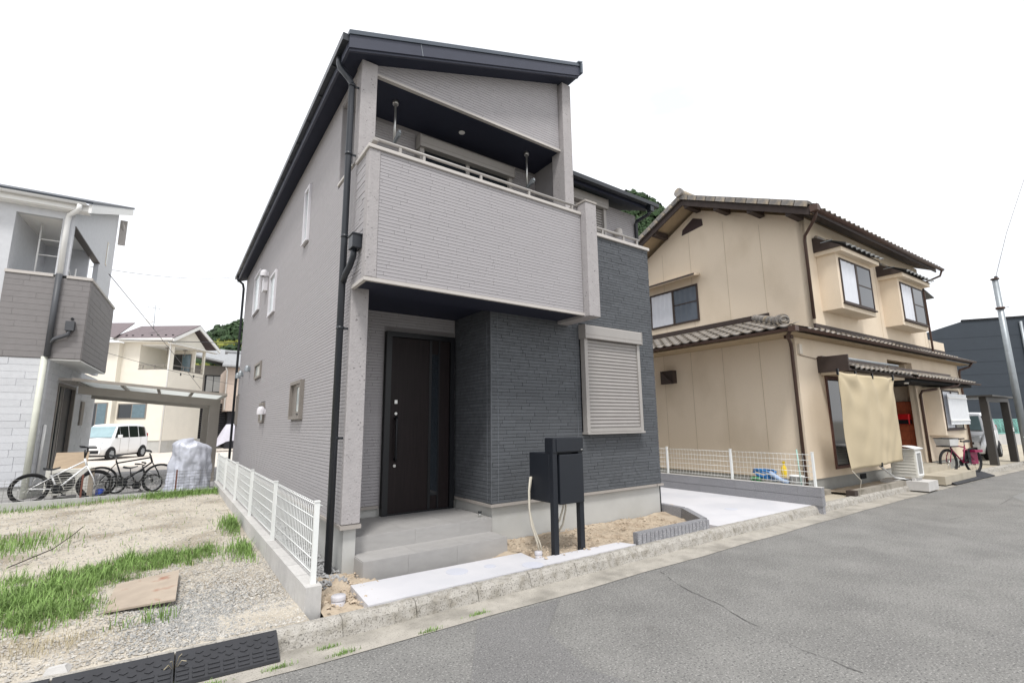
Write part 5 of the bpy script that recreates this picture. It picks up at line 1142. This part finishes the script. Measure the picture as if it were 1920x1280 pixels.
# ------------------------------------------------------------------ boxy white vans
def van(loc, rot, label):
    t = thing('parked_van', label, 'van', loc, rot, local=True)
    # stations: x, roof z, half width at roof, half width at belt
    S = [(.00,.66,.50,.60),(.05,.80,.60,.68),(.16,.90,.62,.71),(.42,1.00,.62,.73),(.60,1.05,.63,.735),(1.02,1.63,.60,.74),(1.14,1.71,.60,.74),(1.6,1.75,.61,.74),(2.6,1.745,.61,.74),(3.15,1.70,.60,.735),(3.30,1.58,.58,.73),(3.385,1.05,.60,.72),(3.395,.55,.58,.70)]
    rings = []
    for x, zr, wr, wb_ in S:
        zb_ = .24 if .1 < x < 3.3 else .30; zm = min(1.02, zr-.03); k = min(1,max(0,(zr-1.02)/.7))
        wt = wb_+(wr-wb_)*k
        half = [(wb_-.05, zb_),(wb_+.005, min(.5,zr*.6)),(wb_, zm),(wt, zr-.035-.05*k),(wt-.06, zr-.008),(0, zr+.012)]
        rings.append([(x,-y,z) for y, z in half]+[(x,y,z) for y, z in reversed(half[:-1])])
    m = len(rings[0]); mm = M(); vs = [p for r in rings for p in r]
    mm.add(vs,[(i*m+j,i*m+(j+1)%m,(i+1)*m+(j+1)%m,(i+1)*m+j) for i in range(len(S)-1) for j in range(m)],True)
    mm.add([],[]); k0 = 0
    mm.f += [tuple(range(m)), tuple(reversed(range((len(S)-1)*m,len(S)*m)))]; mm.sm += [False,False]
    part('body', mm, carw_m, t)
    def sidey(z, x=1.5): return .745-(z-1.02)*.19 if z > 1.02 else .745
    gls = mk('privacy_glass',(22,26,30),.05,.05,spec=.8) if 'privacy_glass' not in bpy.data.materials else bpy.data.materials['privacy_glass']
    for s in (-1,1):
        for xs in ([(.72,1.06),(1.12,1.06),(1.12,1.60),(1.06,1.60)],[(1.17,1.06),(1.78,1.06),(1.78,1.63),(1.17,1.61)],[(1.84,1.06),(2.55,1.06),(2.55,1.63),(1.84,1.63)],[(2.61,1.06),(3.18,1.08),(3.13,1.58),(2.61,1.62)]):
            q = [(x, s*(sidey(z)+.002), z) for x, z in xs]; q2 = [(x, s*(sidey(z)-.03), z) for x, z in xs]
            part('side_window', M().hexa(q2+q) if s > 0 else M().hexa(q+q2), gls, t)
        a = part('front_door_line', M().box(1.795,1.803,s*.745-.004,s*.745+.004,.34,1.05).box(1.12,1.128,s*.745-.004,s*.745+.004,.34,1.05).box(2.75,2.756,s*.742-.004,s*.742+.004,.40,1.05), alu_d_m, t)
        part('door_handle', M().box(1.62,1.75,s*.765-.012,s*.765+.012,.94,.97).box(1.86,1.99,s*.765-.012,s*.765+.012,.94,.97), carw_m, t)
        part('mirror', M().box(.86,.98,s*.84-.09,s*.84+.09,1.05,1.20), carw_m, t, bevel=.02)
        part('headlight', M().hexa([(.02,s*.42-.0,.74),(.02,s*.62,.72),(.30,s*.735,.80),(.30,s*.70,.80),(.06,s*.42,.86),(.06,s*.62,.88),(.34,s*.735,.93),(.34,s*.70,.95)]), lamp_m, t)
        part('tail_light', M().box(3.335,3.40,s*.66-.05,s*.66+.05,.80,1.25), redlens_m, t)
        for x in (.55,2.98):
            part('wheel_arch', M().cyl((x,s*.70,.30),(x,s*.752,.30),.335,28), tyre_m, t)
            w = part('wheel', M().lathe([(.17,-.09),(.25,-.09),(.275,-.07),(.28,0),(.275,.07),(.25,.09),(.17,.09)],(0,0,0),28), tyre_m, t)
            w.rotation_euler = (R(90),0,0); w.location = (x, s*.69, .28)
            rm = M().cyl((0,0,-s*.072),(0,0,-s*.080),.19,24)
            for k in range(7):
                c, q = math.cos(2*math.pi*k/7), math.sin(2*math.pi*k/7); rm.bar((.03*c,.03*q,-s*.086),(.18*c,.18*q,-s*.084),.035,.016)
            part('rim', rm, alloy_m, w); part('rim_gap', M().cyl((0,0,-s*.078),(0,0,-s*.0815),.165,24), gmetal_m, w)
    wsm = mk('windscreen',(150,176,182),.06,.1,3,spec=.9) if 'windscreen' not in bpy.data.materials else bpy.data.materials['windscreen']
    part('windscreen', M().hexa([(.60,-.64,1.09),(.66,-.64,1.09),(.66,.64,1.09),(.60,.64,1.09),(.972,-.55,1.61),(1.03,-.55,1.61),(1.03,.55,1.61),(.972,.55,1.61)]), wsm, t)
    part('screen_base', M().box(.60,.66,-.65,.65,1.045,1.075), black_m, t)
    part('rear_window', M().hexa([(3.36,-.56,1.10),(3.40,-.56,1.10),(3.40,.56,1.10),(3.36,.56,1.10),(3.27,-.50,1.56),(3.315,-.50,1.56),(3.315,.50,1.56),(3.27,.50,1.56)]), gls, t)
    part('grille', M().box(-.012,.03,-.45,.45,.58,.66), black_m, t); part('lower_grille', M().box(-.015,.05,-.52,.52,.33,.47), black_m, t)
    part('bumper_bar', M().box(-.02,.03,-.55,.55,.485,.56), carw_m, t, bevel=.015)
    part('badge_bar', M().box(-.012,.04,-.40,.40,.70,.72), alloy_m, t)
    part('number_plate', M().box(-.03,-.018,-.17,.17,.36,.44), white_m, t)
    part('under_side', M().box(.2,3.2,-.62,.62,.16,.26), black_m, t)
    return t
v1 = van((-3.10,30.88,-.02), R(62), 'white boxy van on the pale concrete in front of the cream house')
v2 = van((24.05,4.55,-.03), R(3), 'white boxy van in the dark carport at the far right')
v2.location = (24.25,5.35,-.03)
solo('block_wall', M().box(27.0,32,8.9,9.05,-.2,2.15).box(26.95,32.05,8.86,9.09,2.15,2.25), block_m, 'grey block wall seen behind the white van in the dark carport', 'wall', (29,8.9,-.1))

# ------------------------------------------------------------------ pale house with grey balcony at the left edge
A_ = thing('pale_house', 'pale clad house with grey projecting balcony at the left edge', 'house', (-2.2,15.3,0), R(-3), local=True)
part('foundation', M().box(-8,-.24,.03,6,-.3,.24), conc_m, A_)
lw = M().box(-8,-.21,0,.12,.24,3.13).box(-.33,-.21,.12,1.15,.24,3.13).box(-.33,-.21,3.0,6,.24,3.13).box(-.33,-.21,1.15,3.0,2.62,3.13).box(-8,-7.9,.1,6,.24,9)
part('lower_wall', lw, gclad_m if False else litetile_m, A_)
pcs = course_pieces(.26, 3.12, .155, lambda a,b: [(-5.0,-.205)], .4, .9, gap=.008); lay_boards('cladding_panel', pcs, 'y', 0, -1, litetile_m, A_, .008, .014, nparts=90)
pcs = course_pieces(.26, 3.12, .155, holes_spans(.0,5.9,[(1.05,3.1,0,2.68),(3.85,4.25,1.55,2.32)]), .4, .9, gap=.008); lay_boards('cladding_panel', pcs, 'x', -.21, 1, litetile_m, A_, .006, .012)
part('balcony_box', M().box(-1.18,.335,-.02,.12,3.13,5.08).box(.215,.335,.12,3.4,3.13,5.08).box(-1.18,.335,.12,3.4,3.13,3.20), mk('grey_joint',(116,112,111),.85,.05), A_)
pcs = course_pieces(3.14, 5.07, .14, lambda a,b: [(-1.175,.33)], .6, 1.4, gap=.004); lay_boards('cladding_board', pcs, 'y', -.02, -1, gclad_m, A_, .007, .008)
pcs = course_pieces(3.14, 5.07, .14, lambda a,b: [(-.02,3.39)], .6, 1.4, gap=.004); lay_boards('cladding_board', pcs, 'x', .335, 1, gclad_m, A_, .008, .012)
part('balcony_cap', M().box(-1.19,-.36,-.05,.14,5.08,5.15).box(-.12,.36,-.05,.14,5.08,5.15).box(.20,.37,.14,3.42,5.08,5.14), trim_m, A_)
part('soffit', M().box(-.20,.33,0.0,3.4,3.095,3.125), white_m, A_)
uw = M().box(-8,-1.17,0,.12,3.13,6.88).box(-1.17,-.35,0,.12,6.56,6.88).box(-.35,-.13,0,.12,5.15,6.88)
sl2 = lambda y: 7.0+(y+.28)*.38
uw.prism([(.12,6.45),(3.28,6.45),(3.28,5.0),(3.28,3.2),(5.4,3.2),(5.4,sl2(5.4)-.2),(.12,sl2(.12)-.2)], 'x', -.25, -.13)
uw.box(-1.35,-1.18,.12,3.3,3.2,6.6).box(-1.2,-.25,2.6,2.72,3.2,6.6)
part('upper_wall', uw, litetile_m, A_)
part('balcony_ceiling', M().box(-1.2,-.26,.12,2.6,6.57,6.62), white_m, A_)
part('opening_trim', M().box(-.27,-.11,.1,3.3,6.42,6.45), mk('dark_edge',(90,86,84),.6,.05), A_)
part('window_dark', M().box(-1.0,-.32,2.58,2.6,3.6,5.75), void_m, A_)
part('slit_window', M().box(-.14,-.118,4.12,4.32,6.65,7.40), cream_m, A_); part('slit_pane', M().box(-.12,-.112,4.17,4.27,6.7,7.35), pglass_m, A_)
pr_ = M()
for x in (-.85,-.35): pr_.tube([(x,.6,4.6),(x,.6,6.55)],.018,8)
for z in (5.3,5.75,6.15): pr_.tube([(-.85,.6,z),(-.35,.6,z)],.014,8)
pr_.tube([(-.3,1.6,5.0),(-.3,1.6,5.75)],.018,8).tube([(-.3,.6,5.7),(-.3,1.5,5.2)],.016,8)
part('drying_rack', pr_, white_m, A_)
part('roof', M().add([(-8,-.32,sl2(-.32)-.05),(.22,-.32,sl2(-.32)-.05),(.22,5.75,sl2(5.75)-.05),(-8,5.75,sl2(5.75)-.05),(-8,-.32,sl2(-.32)+.02),(.22,-.32,sl2(-.32)+.02),(.22,5.75,sl2(5.75)+.02),(-8,5.75,sl2(5.75)+.02)],[(0,3,2,1),(4,5,6,7),(0,1,5,4),(1,2,6,5),(2,3,7,6),(3,0,4,7)]), darkroof_m, A_)
part('verge_board', M().hexa([(.14,-.28,sl2(-.28)-.28),(.20,-.28,sl2(-.28)-.28),(.20,5.7,sl2(5.7)-.28),(.14,5.7,sl2(5.7)-.28),(.14,-.28,sl2(-.28)-.06),(.20,-.28,sl2(-.28)-.06),(.20,5.7,sl2(5.7)-.06),(.14,5.7,sl2(5.7)-.06)]), white_m, A_)
part('eave_board', M().box(-8,.14,-.24,-.20,6.76,6.93).box(-8,.14,-.2,.0,6.74,6.76), white_m, A_)
part('gutter', hgut((-8,-.33,6.95),(.10,-.33,6.93),.06), white_m, A_)
part('rear_bracket', M().tube([(-.05,5.5,8.6),(.05,5.6,8.3),(.05,5.6,7.9)],.05,8).box(-.1,.1,5.55,5.6,7.8,8.7), trim_m, A_)
dp = M().tube([(-.02,-.33,6.88),(-.03,-.3,6.76),(-.23,-.07,6.66),(-.25,-.06,6.5),(-.25,-.06,5.15)],.055,12); part('downpipe', dp, white_m, A_)
part('downpipe', M().tube([(-.25,-.08,5.15),(-.25,-.08,3.16)],.06,12), mk('grey_pipe',(78,80,84),.5,.05), A_)
part('downpipe', M().tube([(-.29,-.06,3.16),(-.29,-.06,0)],.06,12), mk('ivory_pipe',(206,208,196),.5,.05), A_)
part('drain_box', M().box(.00,.16,-.16,-.03,3.80,4.02), bpy.data.materials['grey_pipe'], A_)
part('drain_elbow', M().tube([(.08,-.1,3.82),(.06,-.1,3.70),(-.16,-.1,3.58),(-.24,-.09,3.46)],.045,10), bpy.data.materials['grey_pipe'], A_)
part('wall_lamp', M().box(-1.62,-1.50,-.08,0,6.28,6.42), cream_m, A_)
part('wall_conduit', M().tube([(-.16,.22,1.6),(-.17,.22,.5)],.03,8), white_m, A_)
part('lamp_eye', M().cyl((.09,-.05,4.10),(.09,-.02,4.10),.03,10), black_m, A_)
# entrance on the side
dr = part('entrance_door', M().box(-.30,-.27,1.75,2.95,.3,2.6), navy_m, A_)
part('door_frame', M().box(-.28,-.19,1.12,1.2,.25,2.64).box(-.28,-.19,2.95,3.03,.25,2.64).box(-.28,-.19,1.2,2.95,2.58,2.64), alu_d_m, A_)
part('side_pane', M().box(-.29,-.28,1.2,1.7,.3,2.58), mk('green_tinted_glass',(84,110,104),.1,.1,spec=.7), A_)
part('door_bar', M().box(-.265,-.24,1.72,1.76,.3,2.58).box(-.265,-.24,1.92,1.95,.3,2.58), alu_m, A_)
part('intercom', M().box(-.21,-.16,3.85,4.22,1.6,2.3), alu_d_m, A_)
part('canopy', M().box(-.21,.2,1.0,3.1,2.7,2.76), trim_m, A_)

# ------------------------------------------------------------------ grey carport between the houses
K = thing('carport', 'pale grey cantilever carport beside the pale house', 'carport', (1.0,16.6,0))
cg = mk('taupe_carport_frame',(150,144,136),.5,.04)
tilt = lambda x: 2.40-(x-1.15)*.092
def cbar(y0, y1, x0, x1, dz0, dz1): return M().hexa([(x0,y0,tilt(x0)+dz0),(x1,y0,tilt(x1)+dz0),(x1,y1,tilt(x1)+dz0),(x0,y1,tilt(x0)+dz0),(x0,y0,tilt(x0)+dz1),(x1,y0,tilt(x1)+dz1),(x1,y1,tilt(x1)+dz1),(x0,y1,tilt(x0)+dz1)])
for y, x in ((16.6,1.06),(19.25,1.02)): part('post', M().box(x-.125,x+.125,y-.074,y+.074,-.1,tilt(x)-.12), cg, K)
for y in (16.6,19.25): part('beam', cbar(y-.08,y+.08,-1.98,1.19,-.30,-.10), cg, K)
for y in (15.58,21.2): part('edge_frame', cbar(y-.03,y+.03,-2.0,1.26,-.04,.03), cg, K)
for x in (-1.98,1.24): part('edge_frame', M().box(x-.03,x+.03,15.6,21.2,tilt(x)-.05,tilt(x)+.03), cg, K)
for x in (-1.05,-.3,.45): part('rafter', M().box(x-.03,x+.03,15.6,21.2,tilt(x)-.06,tilt(x)-.005), cg, K)
for xa,xb in ((-1.95,-1.08),(-1.02,-.33),(-.27,.42),(.48,1.21)): part('roof_panel', cbar(15.62,21.16,xa,xb,.0,.012), poly_m, K)

# ------------------------------------------------------------------ cream house behind
Q = thing('cream_house', 'cream stucco house with brown shingle gable roof and corner balcony', 'house', (-.26,37.18,0), R(-35), local=True)
part('foundation', M().box(-9,-.05,.05,7,-.3,.72), conc_m, Q)
cw = M().box(-3.07,0,0,3.4,.72,5.16).box(-3.07,-1.98,0,3.4,5.16,6.9).box(-1.98,-.15,0,.15,6.76,6.9).box(-.17,0,0,.28,5.16,6.9).box(-.15,0,3.31,3.45,5.16,6.9).box(-1.98,0,2.3,2.42,5.16,6.9)
cw.box(-9,-3.07,-.35,7,.72,6.85)
cw.prism([(-.02,6.72),(3.45,6.72),(3.45,6.85),(1.95,7.95),(-.02,6.9)],'x',-.12,0)
part('wall', cw, creamwall_m, Q)
part('balcony_ceiling', M().box(-1.98,-.12,.1,3.35,6.70,6.76), white_m, Q)
zr = lambda y: 7.08+(y+.42)*.52 if y < 1.95 else 7.08+(1.95+.42)*.52-(y-1.95)*.52
rf = M()
for ya,yb in ((-.48,1.95),(1.95,4.45)):
    rf.hexa([(-3.6,ya,zr(ya)),(.40,ya,zr(ya)),(.40,yb,zr(yb)),(-3.6,yb,zr(yb)),(-3.6,ya,zr(ya)+.06),(.40,ya,zr(ya)+.06),(.40,yb,zr(yb)+.06),(-3.6,yb,zr(yb)+.06)])
part('roof', rf, shingle_m, Q)
part('roof', M().hexa([(-9.5,-.85,7.05),(-3.0,-.85,7.05),(-4.6,2.6,8.7),(-9.5,2.6,8.7),(-9.5,-.85,7.11),(-3.0,-.85,7.11),(-4.6,2.6,8.76),(-9.5,2.6,8.76)]), shingle_m, Q)
vb = M()
for ya,yb in ((-.48,1.95),(1.95,4.45)): vb.hexa([(.34,ya,zr(ya)-.22),(.42,ya,zr(ya)-.22),(.42,yb,zr(yb)-.22),(.34,yb,zr(yb)-.22),(.34,ya,zr(ya)-.005),(.42,ya,zr(ya)-.005),(.42,yb,zr(yb)-.005),(.34,yb,zr(yb)-.005)])
part('verge_board', vb, white_m, Q)
part('gutter', M().box(-3.3,.36,-.58,-.46,6.95,7.07).box(-9.5,-3.1,-.95,-.83,6.93,7.06).box(-3.07,.3,-.46,0,6.90,6.95).box(0,.34,-.4,4.4,6.74,6.78), white_m, Q)
for x in (-2.9,-2.5,-1.9,-1.3,-.9,-.4,0.05): part('snow_guard', M().box(x-.05,x+.05,-.12,-.06,zr(-.1)+.05,zr(-.1)+.12), black_m, Q)
part('rail', M().box(-2.0,-.15,.02,.06,5.42,5.46).box(-2.0,-.15,-.01,.12,5.15,5.19).box(-.06,-.02,.28,3.31,5.42,5.46).box(-.12,.01,.28,3.31,5.14,5.18), alu_d_m, Q)
part('rail_post', M().box(-1.75,-1.71,.02,.06,5.19,5.42).box(-1.0,-.96,.02,.06,5.19,5.42).box(-.06,-.02,1.3,1.34,5.18,5.42).box(-.06,-.02,2.3,2.34,5.18,5.42), alu_d_m, Q)
wn = part('balcony_window', M().box(-1.45,-.2,2.27,2.3,5.16,6.45), alu_d_m, Q); part('pane', M().box(-1.38,-.85,2.25,2.272,5.2,6.4), dglass_m, wn); part('pane', M().box(-.8,-.25,2.25,2.272,5.2,6.4), mk('blue_grey_glass',(90,112,122),.1,.1,spec=.7), wn)
for x,y in ((-.9,.9),(-.5,2.0)): part('laundry_bracket', M().tube([(x,y,6.2),(x,y,6.7)],.02,6).box(x-.15,x+.15,y-.02,y+.02,6.62,6.68), alu_d_m, Q)
for y in (1.0,2.3): part('wall_vent', M().box(-.005,.012,y,y+.12,4.85,5.0), black_m, Q)
part('downpipe', M().tube([(-.05,-.5,6.95),(-.06,-.06,6.75),(-.06,-.05,6.6),(-.06,-.05,0)],.045,8), white_m, Q)
for x0,x1,z0,z1 in ((-2.95,-1.16,2.06,3.02),(-4.6,-3.3,1.2,3.08)):
    yy = 0 if x0 > -3.07 else -.35
    w = part('window', M().box(x0,x1,yy-.03,yy+.005,z0,z1), alu_d_m, Q); xm = (x0+x1)/2
    part('pane', M().box(x0+.07,xm-.03,yy-.04,yy-.028,z0+.07,z1-.07), dglass_m, w); part('pane', M().box(xm+.03,x1-.07,yy-.04,yy-.028,z0+.07,z1-.07), bpy.data.materials['blue_grey_glass'], w)
ant = thing('tv_antenna', 'thin tv antenna mast on the brown shingle roof', 'antenna', (-1.35,38.3,7.9))
part('mast', M().tube([(-1.35,38.3,7.8),(-1.38,38.3,9.4)],.02,6), gmetal_m, ant)
am = M().bar((-1.75,38.1,9.2),(-1.0,38.5,9.2),.02,.02)
for k in range(6): am.bar((-1.75+.15*k,38.35+.08*k-.5,9.2),(-1.75+.15*k,38.35+.08*k-.1,9.2),.012,.012)
part('elements', am, gmetal_m, ant)
part('dish', M().bar((-1.6,38.25,8.3),(-1.2,38.35,8.25),.03,.03).cyl((-1.62,38.1,8.3),(-1.6,38.2,8.3),.18,14), white_m, ant)
sf = thing('slat_fence', 'dark slatted fence behind the silver scooter cover', 'fence', (2.2,42,0))
slm = mk('dark_slat',(40,40,46),.7,.08)
for k in range(17): part('slat', M().box(.3,5.2,42.0,42.06,.35+k*.17,.35+k*.17+.155), slm, sf)
for x in (.4,2.0,3.6,5.1): part('post', M().box(x-.06,x+.06,42.07,42.17,-.1,3.25), slm, sf)
tp = thing('tarp_cover', 'pale grey tarp covering a vehicle beside the grey house', 'tarp', (3.2,36,0))
part('sheet', M().grid(lambda a,b: (2.3+2.4*a, 35.4+1.2*math.sin(a*math.pi)*0+1.4*b, .1+1.6*min(1,1.6*math.sin(min(1,a*1.4)*math.pi/2))*math.sin(max(.02,min(.98,b))*math.pi)**.4+.03*math.sin(a*17+b*9)), 20, 12), mk('grey_tarp',(190,188,198),.6,.05), tp)
OH = thing('old_house', 'old house with grey tiled roof and shuttered window behind cream house', 'house', (3,50,0), R(-6), local=True)
part('wall', M().box(-2.2,6,0,6,0,6.9), mk('old_grey_wall',(120,116,110),.9,.1,3), OH)
part('roof', M().hexa([(-3.0,-.7,7.9),(2.2,-.9,6.75),(2.2,6,6.9),(-3.0,6,9.4),(-3.0,-.7,8.05),(2.2,-.9,6.9),(2.2,6,9.0),(-3.0,6,9.6)]), mk('old_roof_tile',(150,152,154),.7,.1,6), OH)
for k in range(3): w = part('shutter', M().box(-.62+k*.55,-.62+k*.55+.5,-.05,0,4.6,5.95), mk('grey_shutter',(150,150,148),.6,.05) if k == 0 else bpy.data.materials['grey_shutter'], OH)
part('window_frame', M().box(-.75,1.3,-.03,0.004,4.5,6.05), void_m, OH)
BH = thing('beige_house', 'narrow beige wall of a tiled house beside the grey house corner', 'house', (3.15,40,0))
part('wall', M().box(3.15,9,40,46,2.62,5.75), mk('beige_wall',(196,180,168),.9,.05), BH)
part('base', M().box(3.4,9,40.3,46,-.1,2.62), slm, BH)
part('roof', M().hexa([(2.75,39.5,5.75),(9,39.5,5.75),(9,43,7.1),(3.3,43,7.1),(2.75,39.5,5.87),(9,39.5,5.87),(9,43,7.2),(3.3,43,7.2)]), bpy.data.materials['old_roof_tile'], BH)
part('downpipe', M().tube([(3.0,39.7,5.7),(3.12,39.95,5.5),(3.12,39.95,2.7)],.05,8), white_m, BH)
part('ridge', M().tube([(3.1,43,7.25),(9,43,7.25)],.16,8), bpy.data.materials['old_roof_tile'], BH)
# wires across the gap
def wire(a, b, sag, r, label, n=14):
    a, b = Vector(a), Vector(b)
    solo('cable', M().tube([a+(b-a)*(i/n)-Vector((0,0,sag*4*(i/n)*(1-i/n))) for i in range(n+1)], r, 5), gutter_m, label, 'cable', tuple(a), group='cables across the gap between the houses')
wire((-2.6,20.5,6.8),(2.9,36,11.45),.25,.010,'thin overhead cable from the pale house towards the grey house eave')
wire((-1.98,19.4,6.35),(1.6,39.5,4.1),-.05,.012,'thin cable slanting down across the cream house roof')
wire((-6,30,5.65),(5,30,6.2),.05,.018,'dark level cable across the cream house gable')
wire((-3.0,28,5.0),(3.4,36,4.2),.12,.010,'faint cable slanting across the cream wall')

# ------------------------------------------------------------------ wooded hill far behind
hill_m = mk('hill_ground',(50,62,36),.95,.2,.1)
def hh(x): return 24+.44*x+max(0,min(x,205)-120)*.20-max(0,x-212)*2.2 if x > -30 else max(0, 10.8+(x+30)*.5)
def hillp(a, b):
    x = -80+380*a; y = 95+95*b; return (x, y, -.5+hh(x)*math.sin(min(1,b*1.1)*math.pi/2)*(.93+.05*math.sin(x*.13)+.03*math.sin(x*.4+2)))
struct('hill', M().grid(hillp, 60, 16), hill_m)
leaf_m = mk('hill_foliage',(52,72,44),.85,.25,.12,piece=.35)
leaf2_m = mk('yellow_green_foliage',(118,122,54),.85,.2,.15,piece=.3)
def crowns(name, pts, mat, rmin, rmax, nq):
    V, Fc = [], []
    for (x,y,z) in pts:
        r = rng.uniform(rmin,rmax); n = nq; d = rng.normal(size=(n,3)); d /= np.linalg.norm(d,axis=1)[:,None]; d[:,2] = np.abs(d[:,2])*1.0-.25
        lump = 1+.22*np.sin(d[:,0]*5+x)+.18*np.sin(d[:,1]*6+y)
        c = np.array([x,y,z+r*.5])+d*r*lump[:,None]*rng.uniform(.7,1.05,size=(n,1))*np.array([1,1,.9])
        t = rng.normal(size=(n,3)); t -= (t*d).sum(1)[:,None]*d*.8; t /= np.linalg.norm(t,axis=1)[:,None]; b = np.cross(d,t); s = r*rng.uniform(.14,.30,size=(n,1))
        q = np.stack([c-t*s-b*s*.7, c+t*s*.8-b*s, c+t*s+b*s*.8, c-t*s*.9+b*s],1).reshape(-1,3); o = len(V); V.extend(map(tuple,q)); Fc.extend([(o+4*i,o+4*i+1,o+4*i+2,o+4*i+3) for i in range(n)])
    mm = M(); mm.v = V; mm.f = Fc; mm.sm = [False]*len(Fc); o = part(name, mm, mat); o['kind'] = 'stuff'; return o
pts, pts2 = [], []
for k in range(1900):
    if k % 3: a, b = random.uniform(.17,.33), random.uniform(.08,1)
    else: a, b = random.uniform(.66,.80), random.uniform(.5,1)
    if k % 7 == 0: a, b = random.uniform(.33,.66), random.uniform(.4,1)
    p = hillp(a,b); 
    if a < .34 and p[2] < 21 and random.random() < .75: pts2.append(p)
    else: pts.append(p)
crowns('hill_trees', pts, leaf_m, 2.0, 3.8, 150); crowns('yellow_hill_trees', pts2, leaf2_m, 1.6, 3.2, 130)
